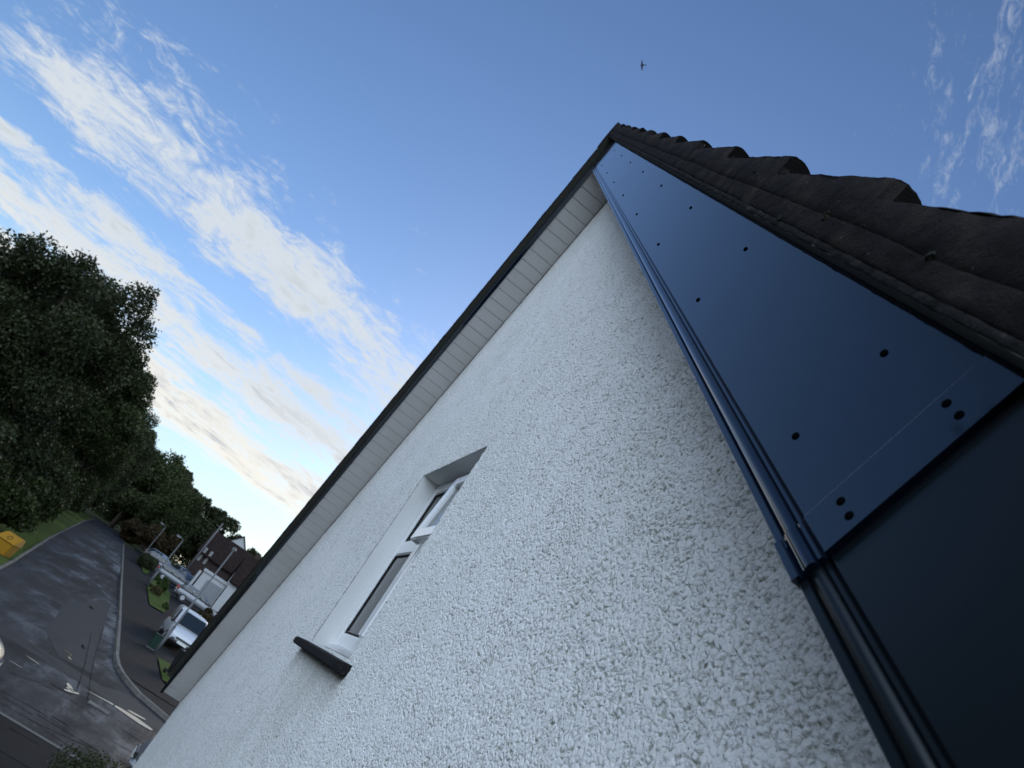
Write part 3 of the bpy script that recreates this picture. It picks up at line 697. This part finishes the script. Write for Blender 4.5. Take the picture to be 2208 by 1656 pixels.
mye = plain('yellow_plastic', (.26, .13, .006), .6); mdk = plain('dark_plastic', (.012, .012, .013), .5)
t = thing('grit_bin', (-38.0, -7.32, zg(-38.2) + .05), 'yellow grit bin with a sloping lid on the grass at the left edge', 'grit bin', None, radians(-14))
m = MB(); m.hexa([(-.45, -.52, 0), (.40, -.52, 0), (.40, .52, 0), (-.45, .52, 0)], [(-.52, -.60, .72), (.46, -.60, .72), (.46, .60, .72), (-.52, .60, .72)]); m.build('bin_body', mye.m, t, False, .04)
m = MB(); m.hexa([(-.56, -.64, .72), (.52, -.64, .72), (.52, .64, .72), (-.56, .64, .72)], [(-.50, -.58, 1.18), (-.1, -.58, 1.12), (-.1, .58, 1.12), (-.50, .58, 1.18)]); m.build('bin_lid', mye.m, t, False, .03)
bm = bmesh.new(); 
m = MB(); ringp = [(.50 - .0, .14 * cos(a), .0) for a in np.linspace(0, 2 * pi, 19)]
m.tube([(-.1 + .60 * (.5 + .22 * sin(a)) , .13 * cos(a), 1.14 - .40 * (.5 + .22 * sin(a)) * 1.0) for a in np.linspace(0, 2 * pi, 21)], .018, 6); m.build('bin_emblem', mdk.m, t)
gbin = [o for o in C.objects if o.name.startswith('grit_bin')][0]; gbin.scale = (.72, .72, .76)
t = thing('wheelie_bin', (-33.0, 1.42, .12), 'black wheelie bin on the grass beside the roof edge', 'wheelie bin', None, radians(25))
m = MB(); m.hexa([(-.2, -.22, .1), (.2, -.22, .1), (.2, .22, .1), (-.2, .22, .1)], [(-.27, -.28, .95), (.27, -.28, .95), (.27, .28, .95), (-.27, .28, .95)]); m.build('bin_body', mdk.m, t, False, .03)
m = MB(); m.hexa([(-.32, -.30, .95), (.30, -.30, .95), (.30, .30, .95), (-.32, .30, .95)], [(-.28, -.26, 1.05), (.24, -.26, 1.02), (.24, .26, 1.02), (-.28, .26, 1.05)]); m.build('bin_lid', mdk.m, t, False, .02)
for s_ in (-1, 1):
    m = MB(); m.tube([(-.2, s_ * .25, .1), (-.2, s_ * .31, .1)], .1, 14); m.build('wheel', mdk.m, t)

# ------------------------------------------------------------------ vehicles
mtyre = Mat('tyre_rubber', (.015, .015, .016), .85); mrim = Mat('alloy', (.35, .36, .38), .35, .8)
mcg = Mat('car_glass', (.012, .016, .018), .06, spec=.8); mhl = Mat('headlamp', (.22, .23, .25), .15, .1); mtl = Mat('tail_lamp', (.25, .01, .01), .2)
mpl = Mat('number_plate', (.6, .6, .56), .5); mtrim = Mat('black_trim', (.015, .015, .016), .55)
def paint(name, col, metal=.0, rough=.3): return Mat(name, col, rough, metal, **{'Coat Weight': .6, 'Coat Roughness': .06}).m
mwhite = paint('white_paint', (.42, .44, .47)); msilver = paint('silver_paint', (.13, .14, .15), .55); mblack = paint('black_paint', (.012, .013, .016)); mgrey = paint('grey_paint', (.10, .11, .12), .4)
mlight = paint('pale_silver_paint', (.17, .18, .195), .35)
SHAPES = {  # x from tail to nose: (x, z_top_of_body, half width);  cabin: (x_tail_base, x_tail_top, x_front_top, x_front_base, roof z)
 'hatch': dict(L=4.1, W=1.72, body=[(-2.05, .62, .70), (-2.02, .86, .80), (-1.7, .93, .85), (-.6, .92, .86), (.7, .90, .86), (1.35, .84, .84), (1.85, .72, .76), (2.05, .52, .62)], cab=(-1.98, -1.45, .15, 1.12, 1.46)),
 'estate': dict(L=4.5, W=1.76, body=[(-2.25, .62, .72), (-2.22, .9, .82), (-1.8, .95, .87), (-.6, .94, .88), (.8, .92, .88), (1.5, .86, .85), (2.05, .72, .78), (2.25, .52, .64)], cab=(-2.18, -1.85, .25, 1.25, 1.50)),
 'van': dict(L=4.3, W=1.78, body=[(-2.15, .8, .84), (-2.13, 1.0, .87), (-1.7, 1.04, .89), (-.6, 1.04, .89), (.9, 1.04, .89), (1.45, 1.0, .88), (1.95, .86, .82), (2.15, .62, .72)], cab=(-2.13, -2.05, .55, 1.42, 1.82))}
def car(x, y, rz, label, shape, pm, name='parked_car', cat='car', group='cars parked outside the bungalows', dark_low=False):
    S = SHAPES[shape]; t = thing(name, (x, y, zg(x) + (.07 if x < -27 else 0.0)), label, cat, group, radians(rz))
    zb = .22; rows = []
    for bx, bz, hw in S['body']:
        lo = zb + (.12 if abs(bx) > S['L'] / 2 - .2 else 0)
        ring = [(bx, -hw * .90, lo), (bx, -hw * .99, lo + (bz - lo) * .28), (bx, -hw, lo + (bz - lo) * .62), (bx, -hw * .95, bz - .05), (bx, -hw * .82, bz), (bx, 0, bz + .035)]
        ring += [(bx, -b, c) for a, b, c in ring[-2::-1]]; rows.append(ring)
    n = len(rows[0]); m = MB(); vs = [p_ for r in rows for p_ in r]
    fs = [(i * n + k, i * n + (k + 1) % n, (i + 1) * n + (k + 1) % n, (i + 1) * n + k) for i in range(len(rows) - 1) for k in range(n)]
    fs += [tuple(range(n)), tuple((len(rows) - 1) * n + k for k in range(n))]
    m.add(vs, fs); b = m.build('body', pm, t, True); sb = b.modifiers.new('s', 'SUBSURF'); sb.levels = 1; sb.render_levels = 2
    tb, tt, ft, fb, rz_ = S['cab']; W = S['W'] / 2; bz = S['body'][3][1] - .03; wi = W * .93; wt = W * .76 if shape != 'van' else W * .82
    # cabin shell: roof and pillars
    m = MB(); lo = [(tb, -wi, bz), (fb, -wi, bz), (fb, wi, bz), (tb, wi, bz)]; hi = [(tt, -wt, rz_ - .07), (ft, -wt, rz_ - .07), (ft, wt, rz_ - .07), (tt, wt, rz_ - .07)]
    top_ = [(tt + .12, -wt * .8, rz_), (ft - .18, -wt * .8, rz_), (ft - .18, wt * .8, rz_), (tt + .12, wt * .8, rz_)]
    m.add(lo + hi + top_, [(3, 2, 1, 0)] + [(i, (i + 1) % 4, 4 + (i + 1) % 4, 4 + i) for i in range(4)] + [(4 + i, 4 + (i + 1) % 4, 8 + (i + 1) % 4, 8 + i) for i in range(4)] + [(8, 9, 10, 11)])
    m.build('roof', pm, t, True, .05, 3)
    def pane(nm, q4, off, mat=mcg.m, par=t):
        q4 = [Vector(v) for v in q4]; nrm = (q4[1] - q4[0]).cross(q4[3] - q4[0]).normalized(); c = sum(q4, Vector()) / 4
        if nrm.dot(c - Vector((0, 0, .7))) < 0: nrm = -nrm
        m_ = MB(); m_.hexa([v + nrm * .002 for v in q4], [v + nrm * off for v in q4]); return m_.build(nm, mat, par, False, .004, 1)
    def lerp(a, b_, u): return tuple(a[i] + (b_[i] - a[i]) * u for i in range(3))
    def quad(A, B, Cc, D, u0, u1, v0, v1):  # bilinear on A(bottom0) B(bottom1) C(top1) D(top0)
        f = lambda u, v: lerp(lerp(A, B, u), lerp(D, Cc, u), v)
        return [f(u0, v0), f(u1, v0), f(u1, v1), f(u0, v1)]
    pane('windscreen', quad(lo[1], lo[2], hi[2], hi[1], .07, .93, .08, .95), .014)
    pane('rear_window', quad(lo[3], lo[0], hi[0], hi[3], .1, .9, .30, .92), .014)
    for s_, (A, B, Cc, D) in ((-1, (lo[0], lo[1], hi[1], hi[0])), (1, (lo[3], lo[2], hi[2], hi[3]))):
        segs = [(.10, .38), (.42, .64), (.68, .88)] if shape != 'van' else ([(.66, .90)] )
        for u0, u1 in segs: pane('side_window', quad(A, B, Cc, D, u0, u1, .12, .90), .014)
        mx_ = fb - .42; m = MB(); m.box(mx_ - .09, mx_ + .05, s_ * (W + .02) - .07, s_ * (W + .02) + .11 * s_ + .0 if s_ > 0 else s_ * (W + .02) + .07, bz - .02, bz + .15) if s_ > 0 else m.box(mx_ - .09, mx_ + .05, -(W + .13), -(W - .05), bz - .02, bz + .15)
        m.build('wing_mirror', mtrim.m if shape == 'van' else pm, t, True, .03)
    for wx in (-S['L'] * .30, S['L'] * .31):
        for s_ in (-1, 1):
            m = MB(); m.tube([(wx, s_ * (W - .20), .31), (wx, s_ * (W - .03), .31), (wx, s_ * (W - .0), .31)], [.31, .31, .27], 24); wh = m.build('wheel', mtyre.m, t, True)
            m = MB(); m.tube([(wx, s_ * (W - .03), .31), (wx, s_ * (W + .008), .31)], [.205, .19], 16); m.build('rim', mrim.m, wh)
            m = MB(); m.tube([(wx, s_ * (W - .22), .34), (wx, s_ * (W - .022), .34)], .37, 24); m.build('wheel_arch', mtrim.m, t)
    L2 = S['L'] / 2; nz = S['body'][-1][1]
    m = MB(); m.box(L2 - .16, L2 + .02, -W * .74, W * .74, .24, nz - .12); m.build('front_bumper', mtrim.m if dark_low else pm, t, True, .05)
    m = MB(); m.box(L2 - .1, L2 + .035, -.42, .42, nz - .10, nz - .02); m.build('grille', mtrim.m, t, False, .01)
    m = MB(); m.box(L2 + .0, L2 + .045, -.26, .26, .36, .47); m.build('number_plate', mpl.m, t)
    m = MB(); m.box(-L2 - .03, -L2 + .2, -W * .86, W * .86, .28, .58); m.build('rear_bumper', pm, t, True, .05)
    m = MB(); m.box(-L2 - .045, -L2 + .0, -.26, .26, .62, .73); m.build('number_plate', mpl.m, t)
    for s_ in (-1, 1):
        q0 = S['body'][-2]
        m = MB(); m.hexa([(q0[0] - .22, s_ * q0[2] * .98, q0[1] - .20), (L2 - .05, s_ * q0[2] * .72, nz - .06), (L2 - .10, s_ * .46, nz - .02), (q0[0] - .1, s_ * .5, q0[1] - .16)],
                     [(q0[0] - .28, s_ * q0[2] * .99, q0[1] - .03), (L2 - .10, s_ * q0[2] * .74, nz + .06), (L2 - .16, s_ * .46, nz + .09), (q0[0] - .14, s_ * .5, q0[1] - .0)]); m.build('headlight', mhl.m, t, True, .015)
        m = MB(); m.box(-L2 - .02, -L2 + .14, s_ * W * .80 - .09, s_ * W * .80 + .07, .66, .95 if shape != 'van' else 1.25); m.build('tail_light', mtl.m, t, True, .02)
    return t
van = car(-43.9, .98, 7, 'white van facing the camera behind the green cabinet', 'van', mwhite, 'parked_van', 'van', None, True)
for o in list(van.children):
    if o.name.startswith('roof'): pass
car(-70.0, .95, 96, 'silver hatchback parked side on between the lawn and the garage', 'hatch', mlight)
car(-80.0, -1.55, 92, 'dark windowed silver car behind the round green bush', 'estate', msilver)
car(-88.5, -3.75, 84, 'silver car behind the dark low hedge, farthest along the pavement', 'estate', mlight)
car(-91.0, -.95, 20, 'black car facing the camera in front of the white garage wall', 'hatch', mblack)
car(-97.5, -1.9, 20, 'dark grey car parked behind the black car by the bungalow', 'estate', mgrey)
car(-98.5, -4.9, 60, 'silver car half hidden behind others below the brown bush', 'hatch', msilver)
car(-17.0, 3.10, -90, 'pale silver car at the wall corner with only its nose showing', 'hatch', mlight, group='cars on the main road')
car(-17.05, -4.22, 90, 'black car on the main road at the left edge, only its headlamp corner showing', 'estate', mblack, group='cars on the main road')

# ------------------------------------------------------------------ bungalows and houses
mwl = plain('white_render', (.34, .35, .355), .8, vs=1.5); mrf = Mat('brown_roof_tiles', (.03, .02, .018), .95, spec=.08)
mrf.col(mrf.ramp(mrf.noise(2, 6), [(.3, (.010, .007, .0062)), (.7, (.024, .016, .0135))]))
wv = mrf.n('ShaderNodeTexWave', bands_direction='Z'); mrf.l(mrf.co(), wv.inputs[0]); wv.inputs['Scale'].default_value = 1.6; mrf.bump(wv.outputs[0], .6, .05)
mbr = plain('dark_brick', (.035, .024, .021), .9, vs=5); mgd = Mat('grey_garage_door', (.20, .21, .22), .5)
gw = mgd.n('ShaderNodeTexWave', bands_direction='Y'); mgd.l(mgd.co(), gw.inputs[0]); gw.inputs['Scale'].default_value = 3.2; mgd.bump(gw.outputs[0], .9, .03)
def house_block(x0, x1, y0, y1, zw, zr, label, wm_, ridge='y', windows=(), doors=(), chimney=None, group='bungalows at the end of the drive'):
    zb = zg((x0 + x1) / 2); t = thing('bungalow', ((x0 + x1) / 2, (y0 + y1) / 2, zb), label, 'bungalow', group)
    X = (x1 - x0) / 2; Y = (y1 - y0) / 2; zw -= zb; zr -= zb
    m = MB(); m.box(-X, X, -Y, Y, -.3, zw)
    if ridge == 'x': m.add([(X, -Y, zw), (X, Y, zw), (X, 0, zr - .12), (-X, -Y, zw), (-X, Y, zw), (-X, 0, zr - .12)], [(0, 1, 2), (3, 5, 4), (0, 2, 5, 3), (1, 4, 5, 2), (0, 3, 4, 1)])
    else: m.add([(-X, -Y, zw), (X, -Y, zw), (0, -Y, zr - .12), (-X, Y, zw), (X, Y, zw), (0, Y, zr - .12)], [(0, 1, 2), (3, 5, 4), (0, 2, 5, 3), (1, 4, 5, 2), (0, 3, 4, 1)])
    m.build('wall', wm_, t)
    e = .35; th_ = .14; m = MB()
    for s_ in (-1, 1):
        if ridge == 'x':
            sl_ = (zr - zw) / Y; q_ = [(-X - .2, 0, zr), (X + .2, 0, zr), (X + .2, s_ * (Y + e), zw - sl_ * e), (-X - .2, s_ * (Y + e), zw - sl_ * e)]
        else:
            sl_ = (zr - zw) / X; q_ = [(0, -Y - .2, zr), (0, Y + .2, zr), (s_ * (X + e), Y + .2, zw - sl_ * e), (s_ * (X + e), -Y - .2, zw - sl_ * e)]
        m.hexa([(a, b, c + .02) for a, b, c in q_], [(a, b, c + .02 + th_) for a, b, c in q_])
    rf = m.build('roof', mrf.m, t)
    if chimney:
        m = MB(); m.box(chimney[0] - .3, chimney[0] + .3, chimney[1] - .3, chimney[1] + .3, zr - .6, zr + .8); m.build('chimney', wm_, rf)
    for (ya, yb, za, zb_) in windows:
        m = MB(); m.box(X + .0, X + .05, ya, yb, za, zb_); w_ = m.build('window', mwl.m, t)
        m = MB(); m.box(X + .045, X + .06, ya + .07, yb - .07, za + .07, zb_ - .07); m.build('pane', mcg.m, w_)
    for (ya, yb, za, zb_) in doors:
        m = MB(); m.box(X, X + .04, ya, yb, za, zb_); m.build('garage_door', mgd.m, t)
    return t
ga = thing('garage', (-88.0, 1.45, zg(-88)), 'white flat roofed garage with wide grey door beside the dark roofed bungalow', 'garage')
m = MB(); m.box(-5, 0, -1.6, 1.2, -.2, 2.65); m.build('wall', mwl.m, ga)
m = MB(); m.box(-5.1, .12, -1.72, 1.3, 2.65, 2.95); m.build('roof_fascia', mwl.m, ga)
m = MB(); m.box(.0, .05, -.75, 1.05, 0, 2.15); m.build('garage_door', mgd.m, ga)
m = MB(); m.box(-3.2, .1, -2.05, -1.78, -.2, 2.5); m.build('side_wall', mwl.m, ga)
house_block(-98.5, -87.4, 2.75, 13, 5.2, 8.6, 'low white bungalow with a dark brown roof right of the garage', mwl.m, 'y', [(-4.2, -2.6, 1.0, 2.3), (0, 1.8, 1.0, 2.3)])
house_block(-112, -101, -2.2, 6.5, 6.3, 9.5, 'dark brick house with two tall narrow pale windows behind the garage', mbr.m, 'y', [(-3.9, -3.62, 2.9, 4.6), (-3.1, -2.82, 2.9, 4.6)], (), (0, 2))
house_block(-128, -116, -1.6, 4.2, 8.3, 11.6, 'far house with a small white gable among dark roofs', mwl.m, 'x')
house_block(-112, -100, 7.2, 17, 7.0, 11.4, 'brown roofed house partly hidden by the white house verge', mwl.m, 'y', [(-3.9, -2.5, 1.2, 2.6)], (), (0, -2))

# ------------------------------------------------------------------ trees and bushes
def leafmat(name, c1, c2, c3=None):
    c1, c2, c3 = [tuple(v * .5 for v in c) for c in (c1, c2, c3 or c2)]
    m = Mat(name, c1, .6, spec=.3)
    f = m.ramp(m.noise(.9, 5, .7), [(.3, c1), (.6, c2), (.85, c3 or c2)]); m.col(f)
    tr_ = m.n('ShaderNodeBsdfTranslucent'); mx_ = m.n('ShaderNodeMixShader'); mx_.inputs[0].default_value = .22
    m.l(f, tr_.inputs[0]); m.l(m.b.outputs[0], mx_.inputs[1]); m.l(tr_.outputs[0], mx_.inputs[2]); m.l(mx_.outputs[0], m.out.inputs[0]); return m.m
lf_d = leafmat('dark_leaves', (.030, .044, .014), (.058, .076, .024), (.095, .11, .036))
lf_g = leafmat('green_leaves', (.034, .052, .012), (.065, .09, .02), (.10, .12, .028))
lf_b = leafmat('brown_leaves', (.050, .038, .012), (.085, .055, .016), (.10, .085, .022))
lf_y = leafmat('lime_leaves', (.045, .085, .012), (.08, .13, .02), (.13, .16, .04))
lf_h = leafmat('hedge_leaves', (.030, .045, .012), (.075, .095, .024), (.13, .14, .045))
mbk2 = plain('bark', (.05, .042, .032), .95, bumpn=8)
def leaves(n, blobs, ls, seed, flat=.5, droop=0., inner=.25):
    r = np.random.default_rng(seed); B = np.array(blobs, float); wgt = (B[:, 3] ** 2); wgt /= wgt.sum()
    bi = r.choice(len(B), n, p=wgt); d = r.normal(size=(n, 3)); d /= np.linalg.norm(d, axis=1)[:, None]
    rad = np.where(r.random(n) < inner, r.random(n) ** .5 * .8, 1 - np.abs(r.normal(0, .13, n)) + r.random(n) ** 6 * .25)
    # ragged edge
    rag = 1 + .5 * fnoise(d * 3.1 + B[bi, :3] * .37, seed) + .45 * fnoise(d * 8.5 + B[bi, :3] * .37, seed + 3)
    P_ = B[bi, :3] + d * (B[bi, 3] * rad * rag)[:, None] * np.array([1, 1, .82])
    P_[:, 2] -= droop * r.random(n) ** 2
    a = r.normal(size=(n, 3)); a[:, 2] = a[:, 2] * .7 - flat; a /= np.linalg.norm(a, axis=1)[:, None]
    b = np.cross(a, r.normal(size=(n, 3))); b /= np.linalg.norm(b, axis=1)[:, None]
    s = ls * r.uniform(.6, 1.35, n); La = a * s[:, None]; Lb = b * (s * .32)[:, None]; nn = np.cross(a, b) * (s * .10)[:, None]
    V_ = np.stack([P_ - La * .5, P_ + Lb + nn, P_ + La * .5, P_ - Lb + nn], 1).reshape(-1, 3)
    return V_, np.arange(4 * n).reshape(-1, 4)
def blobs_for(h, rx_, seed, n, low=.18, ry=None):
    r = np.random.default_rng(seed); out = []; ry = ry or rx_; c = h * (1 + low) / 2; hz_ = h * (1 - low) / 2
    while len(out) < n:
        d = r.normal(size=3); d /= np.linalg.norm(d); k = r.random() ** .4 * .86
        z = c + d[2] * hz_ * k; br = rx_ * r.uniform(.20, .36) * (1 - .25 * max(0, (z - c) / hz_))
        if z + br * .8 > h: z = h - br * .8
        out.append((d[0] * rx_ * k, d[1] * ry * k, z, br))
    return out
def tree(x, y, h, rad, n, ls, seed, label, mat, name='tree', nb=46, low=.14, droop=0., group='trees beyond the road', ry=None, cat='tree', inner=.25):
    z = zg(x) - .05; t = thing(name, (x, y, z), label, cat, group)
    bl = blobs_for(h, rad, seed, nb, low, ry)
    if h > 8:  # loose outer sprays so the outline is ragged
        r_2 = np.random.default_rng(seed + 5); bl += [(b[0] * 1.12 + r_2.normal(0, .3), b[1] * 1.12 + r_2.normal(0, .3), min(b[2] * 1.03 + .25, h + .3), b[3] * .42) for b in bl[::2]]
    V_, F_ = leaves(n, bl, ls, seed, droop=droop, inner=inner)
    link('crown', npmesh('crown', V_, F_), mat, t)
    m = MB(); rs = random.Random(seed); tr0 = h * .022 + .05
    m.tube([(0, 0, -.2), (.1, .05, h * .2), (-.1, .1, h * .45), (0, 0, h * .8)], [tr0 * 1.25, tr0, tr0 * .75, tr0 * .15], 9)
    for b in rs.sample(bl, min(18, len(bl))):
        z0 = min(b[2] * .75, h * .6) * rs.uniform(.55, .9); mid = (b[0] * .5, b[1] * .5, (z0 + b[2]) / 2 + .1)
        m.tube([(0, 0, z0), mid, b[:3]], [tr0 * .45, tr0 * .28, tr0 * .06], 6)
    m.build('trunk', mbk2.m, t, True); return t
def underwood(x, y, h, rad, n, ls, seed, label, mat, ry=None):
    return tree(x, y, h, rad, n, ls, seed, label, mat, 'shrub', 26, .0, group='shrubs under the roadside trees', ry=ry, cat='shrub', inner=.15)
def copy_thing(src, x, y, rz, sc_, label):
    c = copy_tree(src); c.location = (x, y, zg(x) - .05); c.rotation_euler = (0, 0, radians(rz)); c.scale = sc_; c['label'] = label; return c
ta = tree(-45.5, -18.7, 14.6, 4.9, 90000, .20, 11, 'tallest dark tree at the left edge with a domed crown', lf_d, nb=60, low=.10, droop=.5)
tb = tree(-46.5, -15.0, 17.4, 4.6, 120000, .19, 23, 'big dark willow-like tree standing behind the yellow grit bin', lf_d, nb=60, low=.06, droop=.6)
tc_ = tree(-58.0, -14.0, 13.2, 4.4, 70000, .22, 31, 'green tree overhanging the left side of the road past the grit bin', lf_g, nb=52, low=.05)
copy_thing(ta, -53.5, -18.0, 100, (.95, .95, 1.12), 'dark tree close behind the two tallest trees at the left edge')
copy_thing(ta, -72, -17.5, 140, (1, 1, 1.08), 'dark tree second along the left side of the road')
copy_thing(tc_, -86, -17.2, 70, (1., 1., 1.0), 'green tree third along the left side of the road')
copy_thing(tb, -102, -20.5, 200, (1.1, 1.1, .86), 'dark tree on the left just before the road ends')
td = tree(-134, -16.0, 15.0, 7.0, 40000, .42, 41, 'broad green tree closing the end of the road', lf_g, nb=56, low=.03)
copy_thing(td, -142, -27, 100, (1.1, 1.1, 1.2), 'tall green tree at the left of the road end')
copy_thing(td, -124, -9.4, 210, (.62, .62, .80), 'smaller green tree at the right of the road end')
te = tree(-136, -7.2, 13.6, 4.6, 30000, .40, 51, 'dark tree behind the brown bush', lf_d, nb=44, low=.04)
copy_thing(te, -138, -1.8, 80, (1.05, 1.05, .98), 'dark tree behind the telegraph pole')
copy_thing(te, -150, -12.5, 30, (1.3, 1.3, 1.25), 'dark rounded tree above the brown bush')
copy_thing(te, -160, 5.6, 160, (.9, .9, .88), 'low dark tree on the skyline beside the roof edge')
copy_thing(te, -150, 10.5, 250, (1.1, 1.1, .85), 'dark tree on the skyline hidden behind the roof edge')
tree(-108, -7.0, 4.2, 2.4, 14000, .24, 61, 'rusty brown bush where the road ends', lf_b, 'bush', 26, .02, group='bushes beside the pavement', cat='bush')
tree(-112, -10.6, 3.2, 2.0, 9000, .24, 62, 'low brown bush left of the large rusty bush', lf_b, 'bush', 20, .02, group='bushes beside the pavement', cat='bush')
tree(-66.6, -2.15, 1.25, .72, 7000, .10, 63, 'rounded green bush on the lawn beside the lamp post', lf_y, 'bush', 18, .02, group='bushes beside the pavement', cat='bush')
tree(-61.8, -2.05, .75, .62, 5000, .10, 64, 'small straw-coloured bush at the front of the lawn', leafmat('straw_leaves', (.10, .09, .03), (.16, .14, .05), (.22, .19, .08)), 'bush', 14, .02, group='bushes beside the pavement', cat='bush')
tree(-57.0, -.75, .6, .35, 2500, .08, 65, 'tiny green bush at the back of the lawn by the van', lf_y, 'bush', 10, .02, group='bushes beside the pavement', cat='bush')
def hedge(x0, x1, y0, y1, h, n, ls, seed, label, mat, z=None):
    r = np.random.default_rng(seed); cx_, cy_ = (x0 + x1) / 2, (y0 + y1) / 2; zb = zg(cx_); t = thing('hedge', (cx_, cy_, zb), label, 'hedge')
    X, Y = (x1 - x0) / 2, (y1 - y0) / 2; bl = [(r.uniform(-X, X), r.uniform(-Y, Y), r.uniform(.2, h - .22), .28) for _ in range(int(60 * max(1, X * Y)))]
    V_, F_ = leaves(n, bl, ls, seed, flat=-.4); link('foliage', npmesh('foliage', V_, F_), mat, t)
    m = MB()
    for b in bl[:16]: m.tube([(b[0], b[1], 0), (b[0] * .98, b[1], b[2])], [.02, .01], 5)
    m.build('stems', mbk2.m, t); return t
hedge(-87.5, -79.5, -5.5, -4.4, 1.25, 16000, .14, 5, 'dark low hedge between the pavement and the silver car', lf_d)
hedge(-12.5, -11.2, .12, 1.4, 1.10, 40000, .035, 6, 'small leaved green hedge top at the bottom of the view', lf_h)
tree(-74, -.9, .7, .4, 2500, .1, 66, 'small reddish shrub in front of the silver hatchback', lf_b, 'bush', 10, .02, group='bushes beside the pavement', cat='bush')
tree(-58.5, 2.0, 1.6, 1.0, 6000, .12, 67, 'brown shrub behind the white van beside the roof edge', lf_b, 'bush', 14, .02, group='bushes beside the pavement', cat='bush')

ua = underwood(-44.5, -10.3, 3.6, 2.2, 14000, .22, 71, 'leafy green shrub right behind the yellow grit bin', lf_g, 2.0)
ub_ = underwood(-50.0, -11.8, 5.0, 2.8, 16000, .24, 72, 'dark shrub on the grass verge past the grit bin', lf_d, 2.2)
for i_, (x_, y_, r_, k_, src, lb) in enumerate([(-41.5, -13.2, 40, 1.1, ub_, 'dark shrub at the left edge above the grit bin'), (-57, -12.2, 90, 1.1, ua, 'green shrub under the first overhanging tree'),
        (-64, -12.9, 150, 1.0, ub_, 'dark shrub midway along the left of the road'), (-72, -14.0, 210, 1.2, ua, 'green shrub midway along the left of the road'), (-80, -14.8, 20, 1.1, ub_, 'dark shrub in the farther half of the left verge'),
        (-89, -16.2, 75, 1.2, ua, 'green shrub in the farther half of the left verge'), (-99, -17.2, 120, 1.2, ub_, 'dark shrub near the road end on the left'), (-110, -18.6, 190, 1.3, ua, 'green shrub just left of the road end'),
        (-121, -20.5, 10, 1.3, ub_, 'dark shrub at the left corner of the road end'), (-141, -17.2, 60, 1.3, ub_, 'dark shrub closing the road end'), (-140, -11.8, 60, 1.2, ua, 'green shrub closing the road end on the right'),
        (-128, -7.6, 160, 1.2, ub_, 'dark shrub behind the rusty bush')]):
    copy_thing(src, x_, y_, r_, (k_ * .95, k_ * .95, k_), lb)
copy_thing(tb, -60, -18.5, 60, (1.05, 1.05, .82), 'dark tree first in the row behind the overhanging tree')
copy_thing(tc_, -71, -13.6, 260, (.72, .72, .92), 'slim green tree overhanging the road midway along')
copy_thing(ta, -96, -17.4, 300, (.95, .95, 1.02), 'dark tree fourth along the left side of the road')
copy_thing(tc_, -112, -19.6, 10, (1.1, 1.1, 1.1), 'green tree beside the left corner of the road end')
# neighbours on the near side of the street: a house and trees beyond the left frame edge, one tree added for its reflection
copy_thing(ta, -38, -24.5, 10, (1.1, 1.1, 1.05), 'dark tree beyond the left frame edge'); copy_thing(tb, -30, -27, 80, (1.15, 1.15, .9), 'second dark tree beyond the left frame edge')
copy_thing(tc_, -21, -27, 150, (1.2, 1.2, .95), 'third tree beyond the left frame edge'); copy_thing(ta, -12, -28, 220, (1.1, 1.1, .85), 'fourth tree beyond the left frame edge')
copy_thing(ta, -7.3, -10.4, 50, (.90, .90, .93), 'added dark tree out of frame by the drive, for the bargeboard reflection')  # unseen tree added so the lower bargeboard mirrors something dark
nh = house_block(-2, 12, -20, -11, 2.7, 6.4, 'neighbouring dark brick house across the drive', mbr.m, 'x', group='houses near the viewer')

r4 = np.random.default_rng(99); wb = [(r4.uniform(-6, 6), r4.uniform(-50, 40), r4.uniform(0, 8.5), r4.uniform(1.6, 3)) for _ in range(230)]
V_, F_ = leaves(80000, wb, .55, 98); wo_ = link('far_woodland', npmesh('far_woodland', V_, F_), lf_d); wo_.location = (-178, 0, 3.2)
tag(wo_, 'low dark mass of woodland closing the view beyond the road end', 'woodland', None, 'stuff')
# ------------------------------------------------------------------ bird
mbd = Mat('dark_plumage', (.012, .014, .018), .7)
bd = thing('bird', (-19.9, 1.2, 3.5 + 22.75), 'small dark bird gliding high in the blue sky', 'bird')
m = MB(); m.tube([(0, -.09, 0), (0, -.05, .004), (0, .02, .006), (0, .07, .002), (0, .12, 0)], [.006, .022, .024, .014, .004], 10); m.build('body', mbd.m, bd, True)
for s_ in (-1, 1):
    m = MB(); pl_ = [(0.01, -.045), (.09, -.055), (.17, -.03), (.215, .03), (.15, .0), (.07, .012), (.01, .03)]
    up_ = [(s_ * a, b, .006 + a * .12) for a, b in pl_]; m.hexa([(x, y, z - .004) for x, y, z in up_], up_); m.build('wing', mbd.m, bd)
m = MB(); m.hexa([(-.012, .06, -.002), (.012, .06, -.002), (.03, .15, -.002), (0, .12, -.002), (-.03, .15, -.002)], [(-.012, .06, .003), (.012, .06, .003), (.03, .15, .001), (0, .12, .001), (-.03, .15, .001)]); m.build('tail', mbd.m, bd)
bm4 = Matrix(((UP.x, RT.x, FW.x, 0), (UP.y, RT.y, FW.y, 0), (UP.z, RT.z, FW.z, 0), (0, 0, 0, 1)))   # banking hard, wings near vertical
bd.rotation_euler = bm4.to_euler()
